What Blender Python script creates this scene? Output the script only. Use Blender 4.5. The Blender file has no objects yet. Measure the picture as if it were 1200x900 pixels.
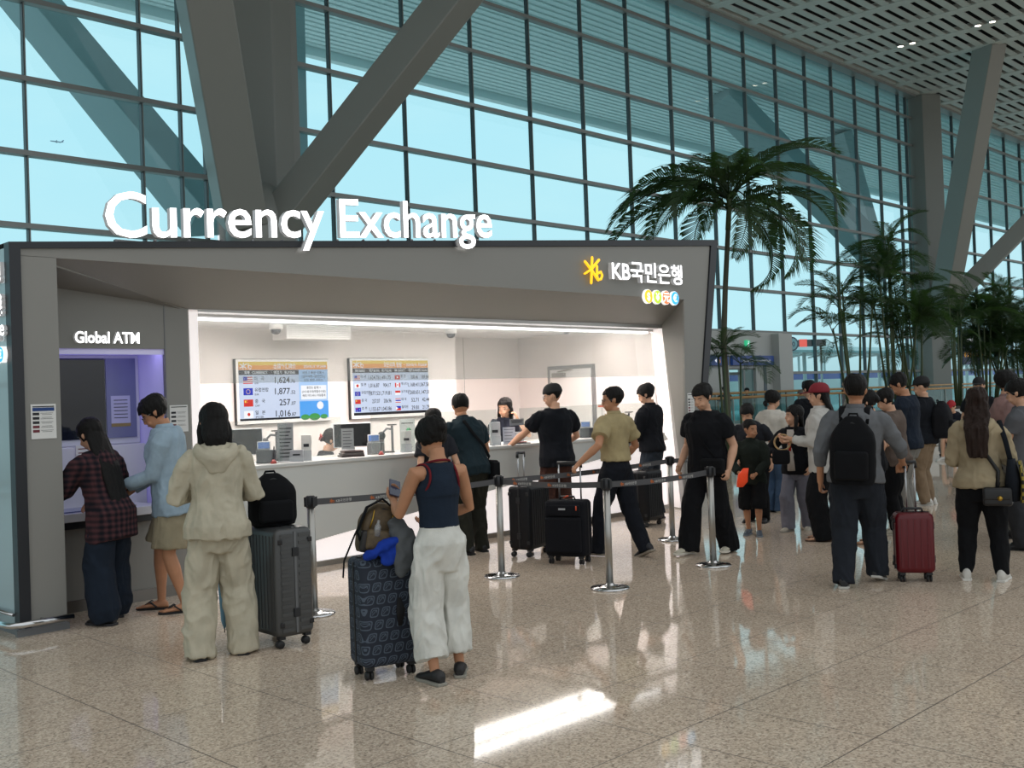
import bpy, bmesh, math, random
from mathutils import Vector as V, Matrix as M, noise
R = math.radians
sc = bpy.context.scene
col = sc.collection

# ------------------------------------------------------------------ camera
EYE = 1.65
camd = bpy.data.cameras.new('camera')
cam = bpy.data.objects.new('camera', camd); col.objects.link(cam)
camd.sensor_width = 36.0
camd.lens = 1233.645 / 1200 * 36.0
camd.clip_end = 6000
_y, _p, _r = 0.779804829, 0.0133638933, -0.0359772619
_f = V((math.cos(_p)*math.cos(_y), math.cos(_p)*math.sin(_y), math.sin(_p)))
_x = V((math.sin(_y), -math.cos(_y), 0)); _u = _x.cross(_f)
_rx = _x*math.cos(_r) + _u*math.sin(_r); _uy = _u*math.cos(_r) - _x*math.sin(_r)
def spot(px, depth):
    """floor point at a distance along the view, for placing the crowd"""
    d = _f+_rx*((px-600)/1233.645); d = V((d.x, d.y, 0))*depth
    return (d.x, d.y)
cam.matrix_world = M(((_rx.x, _uy.x, -_f.x, 0), (_rx.y, _uy.y, -_f.y, 0), (_rx.z, _uy.z, -_f.z, EYE), (0, 0, 0, 1)))
sc.camera = cam

# ------------------------------------------------------------------ exposure, sky
sc.view_settings.view_transform = 'Standard'
sc.view_settings.look = 'None'
sc.view_settings.exposure = 0.0
sc.view_settings.gamma = 1.0
sc.view_settings.use_curve_mapping = False

def nd(nt, kind, **kw):
    n = nt.nodes.new(kind)
    for k, v in kw.items():
        if k.startswith('i_'):
            n.inputs[k[2:].replace('_', ' ')].default_value = v
        elif k.startswith('n_'):
            n.inputs[int(k[2:])].default_value = v
        else:
            setattr(n, k, v)
    return n

def ramp(nt, stops, interp='LINEAR'):
    n = nt.nodes.new('ShaderNodeValToRGB'); e = n.color_ramp.elements
    n.color_ramp.interpolation = interp
    while len(e) < len(stops): e.new(0.5)
    for i, (p, c) in enumerate(stops):
        e[i].position = p; e[i].color = (*c, 1)
    return n

world = bpy.data.worlds.new('sky'); sc.world = world; world.use_nodes = True
wt = world.node_tree; wt.nodes.clear()
_tc = nd(wt, 'ShaderNodeTexCoord'); _sep = nd(wt, 'ShaderNodeSeparateXYZ')
wt.links.new(_tc.outputs['Generated'], _sep.inputs[0])
_rp = ramp(wt, [(0.0, (0.50, 0.50, 0.48)), (0.49, (0.55, 0.56, 0.55)), (0.53, (0.92, 0.96, 0.98)), (0.62, (0.84, 0.95, 1.0)), (0.8, (0.86, 0.90, 0.93)), (1.0, (0.95, 0.95, 0.94))])
_mr = nd(wt, 'ShaderNodeMapRange'); _mr.inputs[1].default_value = -1; _mr.inputs[2].default_value = 1
wt.links.new(_sep.outputs[2], _mr.inputs[0]); wt.links.new(_mr.outputs[0], _rp.inputs[0])
_map = nd(wt, 'ShaderNodeMapping'); _map.inputs['Scale'].default_value = (2.2, 2.2, 7)
_nz = nd(wt, 'ShaderNodeTexNoise', i_Scale=2.0, i_Detail=6.0, i_Roughness=0.55)
wt.links.new(_tc.outputs['Generated'], _map.inputs[0]); wt.links.new(_map.outputs[0], _nz.inputs[0])
_cr = ramp(wt, [(0.45, (0, 0, 0)), (0.72, (0.75, 0.75, 0.75))])
wt.links.new(_nz.outputs[0], _cr.inputs[0])
_mx = nd(wt, 'ShaderNodeMix', data_type='RGBA')
wt.links.new(_cr.outputs[0], _mx.inputs[0]); wt.links.new(_rp.outputs[0], _mx.inputs[6]); _mx.inputs[7].default_value = (0.95, 0.99, 1.0, 1)
_bg = nd(wt, 'ShaderNodeBackground', i_Strength=1.0)
_wo = nd(wt, 'ShaderNodeOutputWorld')
wt.links.new(_mx.outputs[2], _bg.inputs[0]); wt.links.new(_bg.outputs[0], _wo.inputs[0])

# ------------------------------------------------------------------ helpers
def lin(h):
    if not isinstance(h, str): return tuple(h)
    h = h.lstrip('#'); out = []
    for i in (0, 2, 4):
        c = int(h[i:i+2], 16) / 255
        out.append(c/12.92 if c <= 0.04045 else ((c+0.055)/1.055)**2.4)
    return tuple(out)

MATS = {}
def mat(name, color, rough=0.5, metal=0.0, emit=None, strength=1.0, bump=0.0, bscale=60, spec=0.5, coat=0.0, vary=0.0, vscale=6, stretch=None, alpha=1.0):
    if name in MATS: return MATS[name]
    m = bpy.data.materials.new(name); m.use_nodes = True; nt = m.node_tree
    b = nt.nodes['Principled BSDF']; c = lin(color)
    b.inputs['Base Color'].default_value = (*c, 1)
    b.inputs['Roughness'].default_value = rough; b.inputs['Metallic'].default_value = metal
    b.inputs['Specular IOR Level'].default_value = spec
    b.inputs['Coat Weight'].default_value = coat
    b.inputs['Alpha'].default_value = alpha
    if emit is not None:
        b.inputs['Emission Color'].default_value = (*lin(emit), 1); b.inputs['Emission Strength'].default_value = strength
    if bump or vary:
        tc = nd(nt, 'ShaderNodeTexCoord'); src = tc.outputs['Object']
        if stretch:
            mp = nd(nt, 'ShaderNodeMapping'); mp.inputs['Scale'].default_value = stretch
            nt.links.new(src, mp.inputs[0]); src = mp.outputs[0]
    if bump:
        n = nd(nt, 'ShaderNodeTexNoise', i_Scale=bscale, i_Detail=3.0); nt.links.new(src, n.inputs[0])
        bm = nd(nt, 'ShaderNodeBump', i_Strength=bump, i_Distance=0.01); nt.links.new(n.outputs[0], bm.inputs['Height'])
        nt.links.new(bm.outputs[0], b.inputs['Normal'])
    if vary:
        n2 = nd(nt, 'ShaderNodeTexNoise', i_Scale=vscale, i_Detail=4.0); nt.links.new(src, n2.inputs[0])
        r2 = ramp(nt, [(0.3, tuple(x*(1-vary) for x in c)), (0.7, tuple(min(1, x*(1+vary)) for x in c))])
        nt.links.new(n2.outputs[0], r2.inputs[0]); nt.links.new(r2.outputs[0], b.inputs['Base Color'])
    MATS[name] = m; return m

def fab(name, color, rough=0.9, vary=0.12):
    return mat(name, color, rough, bump=0.35, bscale=220, spec=0.2, vary=vary, vscale=9)

def glassmat(name, tint, refl=0.12, haze=None, hazew=0.0):
    m = bpy.data.materials.new(name); m.use_nodes = True; nt = m.node_tree; nt.nodes.clear()
    t = nd(nt, 'ShaderNodeBsdfTransparent'); t.inputs[0].default_value = (*tint, 1)
    g = nd(nt, 'ShaderNodeBsdfGlossy'); g.inputs['Roughness'].default_value = 0.02
    fr = nd(nt, 'ShaderNodeFresnel', i_IOR=1.45)
    mx = nd(nt, 'ShaderNodeMixShader'); out = nd(nt, 'ShaderNodeOutputMaterial')
    mu = nd(nt, 'ShaderNodeMath', operation='MULTIPLY')
    ge = nd(nt, 'ShaderNodeNewGeometry'); iv = nd(nt, 'ShaderNodeMath', operation='MULTIPLY_ADD')   # one reflection per pane: front faces only
    iv.inputs[1].default_value = -refl/0.12; iv.inputs[2].default_value = refl/0.12
    nt.links.new(ge.outputs['Backfacing'], iv.inputs[0]); nt.links.new(iv.outputs[0], mu.inputs[1])
    nt.links.new(fr.outputs[0], mu.inputs[0]); nt.links.new(mu.outputs[0], mx.inputs[0])
    src = t.outputs[0]
    if haze:
        d = nd(nt, 'ShaderNodeBsdfDiffuse'); d.inputs[0].default_value = (*haze, 1)
        m2 = nd(nt, 'ShaderNodeMixShader'); m2.inputs[0].default_value = hazew
        nt.links.new(t.outputs[0], m2.inputs[1]); nt.links.new(d.outputs[0], m2.inputs[2]); src = m2.outputs[0]
    nt.links.new(src, mx.inputs[1]); nt.links.new(g.outputs[0], mx.inputs[2]); nt.links.new(mx.outputs[0], out.inputs[0])
    MATS[name] = m; return m

class MB:
    """collects shapes for ONE mesh object"""
    def __init__(s): s.v = []; s.f = []; s.m = []; s.sm = []; s.mi = 0
    def add(s, vs, fs, mi=None, smooth=False, mx=None):
        k = len(s.v); mi = s.mi if mi is None else mi
        for p in vs:
            p = V(p); s.v.append(mx @ p if mx else p)
        for f in fs: s.f.append([i+k for i in f]); s.m.append(mi); s.sm.append(smooth)
    def box(s, c, d, mi=None, mx=None):
        x, y, z = (a/2 for a in d); c = V(c)
        vs = [c+V((i*x, j*y, k*z)) for k in (-1, 1) for j in (-1, 1) for i in (-1, 1)]
        s.add(vs, [(0, 2, 3, 1), (4, 5, 7, 6), (0, 1, 5, 4), (2, 6, 7, 3), (0, 4, 6, 2), (1, 3, 7, 5)], mi, False, mx)
    def bb(s, a, b, mi=None):
        a = V(a); b = V(b); s.box((a+b)/2, [abs(b[i]-a[i]) for i in range(3)], mi)
    def prism(s, poly, ext, mi=None, mx=None):
        p = [V(q) for q in poly]; e = V(ext); n = len(p)
        nrm = V((0, 0, 0))
        for i in range(n): nrm += p[i].cross(p[(i+1) % n])
        if nrm.dot(e) > 0: p.reverse()
        s.add(p+[q+e for q in p], [tuple(range(n)), tuple(range(2*n-1, n-1, -1))]+[((i+1) % n, i, n+i, n+(i+1) % n) for i in range(n)], mi, False, mx)
    def loft(s, rings, n=14, mi=None, caps=True, smooth=True, mx=None, pw=1.0):
        """rings: (centre, u, v) with u, v the half-axis vectors"""
        vs = []; fs = []
        for c, u, w in rings:
            c = V(c); u = V(u); w = V(w)
            for i in range(n):
                a = 2*math.pi*i/n; ca, sa = math.cos(a), math.sin(a)
                if pw != 1: ca = math.copysign(abs(ca)**pw, ca); sa = math.copysign(abs(sa)**pw, sa)
                vs.append(c+u*ca+w*sa)
        for r in range(len(rings)-1):
            for i in range(n):
                j = (i+1) % n; fs.append((r*n+i, r*n+j, (r+1)*n+j, (r+1)*n+i))
        s.add(vs, fs, mi, smooth, mx)
        if caps:
            k = len(s.v)-len(vs)
            s.f.append([k+i for i in range(n-1, -1, -1)]); s.f.append([k+(len(rings)-1)*n+i for i in range(n)])
            m_ = s.mi if mi is None else mi; s.m += [m_, m_]; s.sm += [False, False]
    def tube(s, pts, r, n=10, mi=None, smooth=True, flat=1.0, hint=None, mx=None, roundcap=False):
        pts = [V(p) for p in pts]; m = len(pts)
        rr = list(r) if isinstance(r, (list, tuple)) else [r]*m
        if roundcap:
            d0 = (pts[0]-pts[1]).normalized(); d1 = (pts[-1]-pts[-2]).normalized()
            pts = [pts[0]+d0*rr[0]*.9, pts[0]+d0*rr[0]*.55]+pts+[pts[-1]+d1*rr[-1]*.55, pts[-1]+d1*rr[-1]*.9]
            rr = [rr[0]*.35, rr[0]*.8]+rr+[rr[-1]*.8, rr[-1]*.35]; m += 4
        rings = []; u = None
        for i in range(m):
            d = (pts[min(i+1, m-1)]-pts[max(i-1, 0)])
            d = d.normalized() if d.length > 1e-9 else V((0, 0, 1))
            if u is None:
                h = V(hint) if hint else (V((1, 0, 0)) if abs(d.x) < .9 else V((0, 1, 0)))
                u = (h-d*h.dot(d)).normalized()
            else: u = (u-d*u.dot(d)).normalized()
            w = d.cross(u); rings.append((pts[i], u*rr[i], w*rr[i]*flat))
        s.loft(rings, n, mi, True, smooth, mx)
    def lathe(s, prof, c=(0, 0, 0), n=24, mi=None, smooth=True, mx=None):
        c = V(c); s.loft([(c+V((0, 0, z)), (max(r, 1e-4), 0, 0), (0, max(r, 1e-4), 0)) for r, z in prof], n, mi, True, smooth, mx)
    def ell(s, c, r, n=12, m=8, mi=None, mx=None):
        c = V(c); r = (r, r, r) if not hasattr(r, '__len__') else r
        s.loft([(c+V((0, 0, -math.cos(math.pi*(k+.12)/(m+.24))*r[2])), (math.sin(math.pi*(k+.12)/(m+.24))*r[0], 0, 0), (0, math.sin(math.pi*(k+.12)/(m+.24))*r[1], 0)) for k in range(m+1)], n, mi, True, True, mx)
    def mesh(s, name='mesh'):
        me = bpy.data.meshes.new(name); me.from_pydata([tuple(p) for p in s.v], [], s.f)
        me.polygons.foreach_set('material_index', s.m); me.polygons.foreach_set('use_smooth', s.sm)
        me.update(); return me
    def build(s, name, mats, parent=None, loc=None, bevel=0, rz=None, seg=2):
        o = bpy.data.objects.new(name, s.mesh(name)); col.objects.link(o)
        for m_ in (mats if isinstance(mats, (list, tuple)) else [mats]): o.data.materials.append(m_)
        if parent: o.parent = parent
        if loc is not None: o.location = loc
        if rz is not None: o.rotation_euler = (0, 0, rz)
        if bevel:
            b = o.modifiers.new('bevel', 'BEVEL'); b.width = bevel; b.segments = seg; b.limit_method = 'ANGLE'; b.angle_limit = R(40)
        return o

def tag(o, label=None, cat=None, group=None, kind=None):
    if label: o['label'] = label
    if cat: o['category'] = cat
    if group: o['group'] = group
    if kind: o['kind'] = kind
    return o

def thing(name, label, cat, loc=(0, 0, 0), rz=0.0, group=None):
    o = bpy.data.objects.new(name, None); col.objects.link(o)
    o.empty_display_size = 0.1; o.location = loc; o.rotation_euler = (0, 0, rz)
    return tag(o, label, cat, group)

def struct(o): o['kind'] = 'structure'; return o

def copy_tree(o, parent=None):
    c = o.copy(); col.objects.link(c)
    if parent: c.parent = parent
    for ch in list(o.children): copy_tree(ch, c)
    return c

_tcache = {}
def text_geo(body, off=0.0):
    k = (body, off)
    if k not in _tcache:
        c = bpy.data.curves.new('lettering', 'FONT'); c.body = body; c.size = 1.0; c.resolution_u = 3; c.offset = off
        o = bpy.data.objects.new('lettering', c); col.objects.link(o)
        dg = bpy.context.evaluated_depsgraph_get()
        me = bpy.data.meshes.new_from_object(o.evaluated_get(dg))
        vs = [v.co.copy() for v in me.vertices]; fs = [tuple(p.vertices) for p in me.polygons]
        bpy.data.objects.remove(o); bpy.data.curves.remove(c); bpy.data.meshes.remove(me)
        _tcache[k] = (vs, fs)
    return _tcache[k]

def put_text(mb, body, mx, size=0.1, width=None, mi=None, depth=0.0, align='L', bold=0.0):
    """flat or raised lettering in the local XY plane of mx (x right, y up, z out)"""
    vs, fs = text_geo(body, bold)
    if not vs: return
    x0 = min(v.x for v in vs); x1 = max(v.x for v in vs); w = (x1-x0)*size
    sx = size if width is None else size*width/w
    W = (x1-x0)*sx; off = -x0*sx - (W/2 if align == 'C' else W if align == 'R' else 0)
    out = []
    P = [V((v.x*sx+off, v.y*size, depth)) for v in vs]
    mb.add(P, fs, mi, False, mx); out.append(P)
    if depth:
        # side walls from boundary edges
        cnt = {}
        for f in fs:
            for i in range(len(f)):
                a, b = f[i], f[(i+1) % len(f)]; cnt[(a, b)] = 1
        # boundary edges join coincident points: compare by position
        key = {i: (round(v.x, 4), round(v.y, 4)) for i, v in enumerate(vs)}
        es = {(key[a], key[b]) for a, b in cnt}
        for P in out:
            for (a, b) in cnt:
                if (key[b], key[a]) in es: continue
                A, B = P[a], P[b]
                mb.add([A, B, V((B.x, B.y, 0)), V((A.x, A.y, 0))], [(1, 0, 3, 2)], (mb.mi if mi is None else mi)+1, False, mx)

def frame_mx(origin, right, up):
    r = V(right).normalized(); u = V(up); u = (u-r*u.dot(r)).normalized(); n = r.cross(u)
    o = V(origin)
    return M(((r.x, u.x, n.x, o.x), (r.y, u.y, n.y, o.y), (r.z, u.z, n.z, o.z), (0, 0, 0, 1)))

# ================================================================== THE SETTING
def floor_material():
    m = bpy.data.materials.new('polished_granite'); m.use_nodes = True; nt = m.node_tree
    b = nt.nodes['Principled BSDF']; L = nt.links.new
    tc = nd(nt, 'ShaderNodeTexCoord'); sp = nd(nt, 'ShaderNodeSeparateXYZ'); L(tc.outputs['Object'], sp.inputs[0])
    def math_(op, a, b_=None):
        n = nd(nt, 'ShaderNodeMath', operation=op)
        if hasattr(a, 'links'): L(a, n.inputs[0])
        else: n.inputs[0].default_value = a
        if b_ is not None:
            if hasattr(b_, 'links'): L(b_, n.inputs[1])
            else: n.inputs[1].default_value = b_
        return n.outputs[0]
    xm = math_('FLOORED_MODULO', math_('SUBTRACT', sp.outputs[0], 2.52-0.03), 4.30)
    ds = [math_('ABSOLUTE', math_('SUBTRACT', xm, o+0.03)) for o in (0, 0.77, 1.545, 2.16, 2.81, 3.55)]
    dx = ds[0]
    for d in ds[1:]: dx = math_('MINIMUM', dx, d)
    ym = math_('FLOORED_MODULO', math_('SUBTRACT', sp.outputs[1], 2.315-0.386), 0.7725)
    dy = math_('ABSOLUTE', math_('SUBTRACT', ym, 0.386))
    dd = math_('MINIMUM', dx, dy)
    line = math_('LESS_THAN', dd, 0.0028)
    v1 = nd(nt, 'ShaderNodeTexVoronoi', i_Scale=95.0); L(tc.outputs['Object'], v1.inputs['Vector'])
    n1 = nd(nt, 'ShaderNodeTexNoise', i_Scale=42.0, i_Detail=5.0, i_Roughness=0.75); L(tc.outputs['Object'], n1.inputs[0])
    n2 = nd(nt, 'ShaderNodeTexNoise', i_Scale=0.8, i_Detail=3.0); L(tc.outputs['Object'], n2.inputs[0])
    hv = nd(nt, 'ShaderNodeSeparateColor'); L(v1.outputs['Color'], hv.inputs[0])
    r1 = ramp(nt, [(0.0, (0.096, 0.072, 0.054)), (0.18, (0.384, 0.301, 0.230)), (0.5, (0.640, 0.518, 0.403)), (0.85, (0.794, 0.653, 0.512)), (1.0, (0.900, 0.832, 0.678))])
    L(hv.outputs[0], r1.inputs[0])
    r2 = ramp(nt, [(0.34, (0.256, 0.198, 0.147)), (0.48, (0.640, 0.518, 0.403)), (0.66, (0.870, 0.717, 0.563))])
    L(n1.outputs[0], r2.inputs[0])
    mx = nd(nt, 'ShaderNodeMix', data_type='RGBA'); mx.inputs[0].default_value = 0.5
    L(r1.outputs[0], mx.inputs[6]); L(r2.outputs[0], mx.inputs[7])
    mx2 = nd(nt, 'ShaderNodeMix', data_type='RGBA', blend_type='MULTIPLY'); mx2.inputs[0].default_value = 1.0
    r3 = ramp(nt, [(0.3, (0.86, 0.86, 0.86)), (0.7, (1, 1, 1))]); L(n2.outputs[0], r3.inputs[0])
    L(mx.outputs[2], mx2.inputs[6]); L(r3.outputs[0], mx2.inputs[7])
    mx3 = nd(nt, 'ShaderNodeMix', data_type='RGBA'); L(line, mx3.inputs[0]); L(mx2.outputs[2], mx3.inputs[6]); mx3.inputs[7].default_value = (0.085, 0.07, 0.06, 1)
    L(mx3.outputs[2], b.inputs['Base Color']); b.inputs['IOR'].default_value = 1.4
    rr = math_('ADD', math_('MULTIPLY', line, 0.4), 0.05); L(rr, b.inputs['Roughness'])
    b.inputs['Specular IOR Level'].default_value = 0.45
    MATS['granite'] = m; return m

mb = MB(); mb.bb((-60, -30, -0.3), (140, 25.3, 0)); struct(mb.build('floor', floor_material()))

STEEL = mat('painted_steel', '#838682', 0.45)
CEILM = mat('ceiling_metal', '#c4cac6', 0.45)
DARKV = mat('ceiling_void', '#101112', 0.9)
mb = MB(); CZ = 17.6
ribs = []
x = 37.3-2.9*30
while x < 130: ribs.append(x); x += 2.9
for x in ribs: mb.bb((x-0.28, 7, CZ), (x+0.28, 24.9, CZ+0.25))  # ceiling stops short, left open so sky lights floor and booth front
for x in ribs:
    y = 24.3
    mb.bb((x+0.28, 24.3, CZ+0.02), (x+2.62, 24.9, CZ+0.2))
    while y > 7:
        mb.bb((x+0.28, y-0.56, CZ+0.02), (x+2.62, y-0.235, CZ+0.06)); y -= 0.56
mb.bb((ribs[0], 7, CZ+0.7), (130, 25, CZ+1.0), mi=1)
struct(mb.build('ceiling', [CEILM, DARKV]))

# curtain wall between the columns: panes, mullions, transoms
YW = 25.0
WG = glassmat('curtain_glass', (0.54, 0.89, 0.96), 0.10)
MULL = mat('mullion_metal', '#4c5356', 0.4, 0.3)
TRAN = mat('transom_metal', '#878b8a', 0.45, 0.2)
TZ = [0.15, 2.35, 4.18, 6.02, 7.71, 9.44, 11.29, 13.10, 14.85, 16.38, 17.55]
def curtain(n, x0, x1, xs):
    g = MB(); g.add([(x0, YW, 0), (x1, YW, 0), (x1, YW, CZ), (x0, YW, CZ)], [(0, 1, 2, 3)])
    w = struct(g.build('window_%d' % n, WG))
    f = MB()
    for x in xs:
        f.bb((x-0.026, YW-0.10, 0), (x+0.026, YW+0.05, CZ), 0)
        f.bb((x-0.010, YW-0.13, 0), (x+0.010, YW-0.10, CZ), 1)
    for z in TZ: f.bb((x0, YW-0.18, z-0.06), (x1, YW+0.06, z+0.06), 1)
    f.bb((x0, YW-0.5, CZ-0.12), (x1, YW+0.1, CZ+0.2), 1)
    struct(f.build('window_frame', [MULL, TRAN], w))
curtain(1, -50, 14.4, [-41.2+2.8*k for k in range(0, 18)]+[9.52, 12.36, 13.42, 14.1])
curtain(2, 16.4, 57.4, [16.5, 17.0, 18.15, 20.95, 23.85, 26.62, 29.45, 32.16, 34.95, 37.85, 40.5, 43.16, 45.86, 48.47, 50.92, 53.54, 55.97, 56.9])
curtain(3, 59.4, 130, [60.75, 63.2, 66.0, 68.8, 71.6, 74.4, 77.2, 80, 82.8, 85.6, 88.4, 91.2, 94, 97, 100, 103, 106, 110])

def column(n, x):
    c = MB()
    c.prism([(x-0.1, YW+0.1, 0), (x-0.1, 24.2, 0), (x+0.75, 23.55, 0), (x+1.55, 23.9, 0), (x+1.8, YW+0.1, 0)], (0, 0, CZ))
    c.bb((x+1.55, 23.95, 6.9), (x+1.78, YW, CZ))
    o = struct(c.build('trim_%d' % n, STEEL, bevel=0.03))
    return o
def strut(parent, a, b, w, d, mats, hint=(1, 0, 0)):
    a, b = V(a), V(b); dr = (b-a).normalized(); u = V(hint); u = (u-dr*u.dot(dr)).normalized(); v = dr.cross(u)
    m_ = MB(); pr = [u*sx*w/2+v*sy*d/2 for sx, sy in ((-1, -1), (1, -1), (1, 1), (-1, 1))]
    m_.prism([a+p for p in pr], b-a)
    return struct(m_.build('strut', mats, parent, bevel=0.04))
for n, x in ((1, 14.6), (2, 57.5)):
    c = column(n, x)
    strut(c, (x-0.55, 23.2, 6.3), (x-5.3, 18.6, 17.9), 1.05, 1.1, STEEL, (1, -0.25, 0))
    strut(c, (x+0.35, 23.0, 6.3), (x+5.55, 12.9, 17.7), 0.8, 0.85, STEEL, (1, 0.3, 0))
    h = MB(); h.ell((x+0.1, 23.3, 6.0), (0.95, 0.8, 1.4), 14, 8); struct(h.build('strut', STEEL, c))

# outside: roof overhang, struts added for the inner struts' reflection, road, far hills of planting
OVER = mat('overhang_louvres', '#f0f2f2', 0.6)
mb = MB()
mb.bb((-60, 25.4, 17.4), (140, 38.4, 17.9))
y = 25.6
while y < 38.2: mb.bb((-60, y, 17.34), (140, y+0.24, 17.4)); y += 0.42
mb.bb((-60, 38.2, 17.0), (140, 38.6, 18.0))
struct(mb.build('trim_3', OVER))
OST = mat('mirrored_strut_steel', '#a9b2b4', 0.5)
for k, (a, b, w) in enumerate([((16.2, 28.5, 7.3), (13.5, 37.4, 17.2), 1.25), ((18.6, 28.0, 7.3), (22.3, 33.2, 17.2), 1.0), ((59.4, 27.3, 8.4), (47.2, 30.6, 17.2), 1.5), ((63.6, 30.0, 8.6), (60.4, 30.7, 17.2), 1.2)]):
    strut(None, a, b, w, w, OST).name = 'trim_%d' % (4+k)
mb = MB(); mb.bb((-60, 25.3, -0.5), (140, 160, -0.1)); struct(mb.build('ground', mat('concrete_apron', '#ecece8', 0.9, vary=0.1)))

# wall of the entrance lobby beside the railing
LOB = mat('lobby_panel', '#b4b6b3', 0.5)
mb = MB(); y0, y1 = 22.8, 24.9
mb.bb((24, y0, 2.55), (39.2, y0+0.2, 3.83)); mb.bb((24, y0, 0), (35.1, y0+0.2, 2.55)); mb.bb((37.05, y0, 0), (39.2, y0+0.2, 2.55))
mb.bb((24, y0, 3.83), (39.2, y1, 3.95)); mb.bb((38.3, y0-0.35, 0), (39.35, y0+0.3, 3.9)); mb.bb((39.0, y0+0.2, 0), (39.2, y1, 3.9))
mb.bb((35.0, y0-0.02, 2.5), (37.15, y0+0.02, 2.6)); mb.bb((37.6, y0-0.03, 0.4), (37.8, y0, 2.7), 1)
struct(mb.build('wall_lobby', [LOB, mat('slate_strip', '#56636d', 0.5)]))
d = MB(); d.add([(35.1, y0+0.12, 0), (37.05, y0+0.12, 0), (37.05, y0+0.12, 2.55), (35.1, y0+0.12, 2.55)], [(0, 1, 2, 3)])
d1 = struct(d.build('door_1', glassmat('lobby_glass', (0.80, 0.90, 0.88), 0.1)))
f = MB()
for x in (35.13, 36.3, 37.02): f.bb((x-0.05, y0+0.08, 0), (x+0.05, y0+0.16, 2.55))
f.bb((35.1, y0+0.08, 2.45), (37.05, y0+0.16, 2.55)); struct(f.build('door_frame', TRAN, d1))

# ================================================================== THE EXCHANGE BOOTH
YF, YA, YG = 8.22, 8.80, 9.05
SHELL = mat('booth_panel', '#84837e', 0.5, bump=0.03, bscale=300)
DARKF = mat('booth_dark_frame', '#2b2d31', 0.4, 0.3)
WHITE = mat('white_laminate', '#d9d8d6', 0.4)
WARMW = mat('warm_white_wall', '#dcd6d3', 0.5)
CHROME = mat('chrome', '#c8c9ca', 0.16, 1.0)
BRUSH = mat('brushed_steel', '#a3a19c', 0.3, 0.9)
LIT = mat('light_diffuser', '#ffffff', 0.4, emit='#fff6f2', strength=1.6)
LITSOFT = mat('lamplit_jamb_white', '#f2eeee', 0.35, emit='#fff4f0', strength=0.5)  # booth lamps' light on the white jambs, put in as emission
LAVL = mat('violet_led_diffuser', '#ffffff', 0.4, emit='#b9b2ff', strength=2.6)
LAV = mat('violet_lit_panel', '#d9d7ea', 0.45, emit='#8f86e8', strength=0.16)  # violet LED light on the alcove walls, put into tint and emission
BLACK = mat('black_plastic', '#15161a', 0.4)
GREYP = mat('grey_plastic', '#6d6f72', 0.45)
GLETTER = mat('lit_letter_face', '#ffffff', 0.4, emit='#ffffff', strength=2.4)
GSIDE = mat('lit_letter_return', '#b9babc', 0.5, emit='#ffffff', strength=0.12)
PAPER = mat('paper', '#d7d7d4', 0.8)
INK = mat('ink', '#26282c', 0.8)
INKB = mat('ink_blue', '#1f3f78', 0.7)
INKR = mat('ink_maroon', '#6a2a34', 0.7)

booth = thing('currency_booth', 'grey walled currency exchange booth with slanted dark frame and bright service window', 'booth', (7.5, 9.6, 0))
def bp(mb, name, mats, **k):
    o = mb.build(name, mats, None, **k)
    o.data.transform(M.Translation((-7.5, -9.6, 0))); o.parent = booth; return o
m = MB(); d = (0, 0.02, 0)
ft = lambda x: 2.963+(x-2.985)*0.0832     # slanted top edge
m.prism([(3.07, YF+.02, 2.865), (3.07, YF+.02, ft(3.07)-0.05), (12.32, YF+.02, 3.655), (12.19, YF+.02, 2.885), (11.666, YF+.02, 2.885)], (0, 0.03, 0))
m.prism([(3.07, YF+.03, 2.868), (11.666, YF+.03, 2.885), (11.90, YA, 2.59), (4.73, YA, 2.567)], (0, 0.01, 0.04))
bp(m, 'fascia', SHELL)
m = MB(); m.prism([(3.07, YF+.02, 0.04), (3.07, YF+.02, 2.868), (3.345, YF+.02, 2.868), (3.345, YF+.02, 0.04)], (0, 0.03, 0))
m.prism([(3.345, YF+.051, 0.04), (3.345, YF+.051, 2.868), (3.345, YA-.001, 2.868), (3.345, YA-.001, 0.04)], (-0.03, 0, 0))
bp(m, 'side_panel', SHELL)
m = MB(); m.prism([(11.537, YF+.02, 0.1), (11.666, YF+.02, 2.885), (12.19, YF+.02, 2.885), (11.69, YF+.02, 0.1)], (0, 0.03, 0))
m.prism([(11.666, YF+.03, 2.885), (11.545, YF+.03, 0.1), (12.19, YA, 0.1), (11.90, YA, 2.59)], (0.03, 0.0, 0))
m.prism([(11.537, YF+.03, 0), (11.545, YF+.03, 0.1), (12.19, YA, 0.1), (12.19, YA, 0)], (0.02, 0, 0), 1); m.bb((11.53, YF+.015, 0), (11.7, YF+.04, 0.1), 1)
bp(m, 'side_panel', [SHELL, GREYP])
m = MB()   # dark slanted surround
m.prism([(2.985, YF, 2.963), (12.494, YF, 3.754), (12.33, YF, 3.66), (3.07, YF, 2.92)], (0, 0.5, 0))
m.prism([(2.985, YF, 0.03), (2.985, YF, 2.963), (3.07, YF, 2.92), (3.07, YF, 0.03)], (0, 0.1, 0))
m.prism([(12.494, YF, 3.754), (11.81, YF, 0), (11.69, YF, 0), (12.33, YF, 3.66)], (0, 0.05, 0))
bp(m, 'frame', DARKF)
# left flank, roof, back
SIDEP = mat('flank_panel', '#9fb0b4', 0.3, coat=0.4)
m = MB(); m.bb((2.995, YF+.1, 0.06), (3.05, 12.3, 2.93)); bp(m, 'flank_wall', SIDEP)
m = MB(); m.prism([(3.05, 8.7, 2.93), (12.1, 8.7, 3.62), (12.1, 12.3, 3.1), (3.05, 12.3, 2.93)], (0, 0, 0.03)); m.bb((3.0, 12.3, 0), (13.0, 12.35, 2.95)); m.bb((3.9, 8.4, 3.0), (11.5, 8.44, 3.08), 1)
bp(m, 'rear_shell', [SHELL, GREYP])
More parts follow.
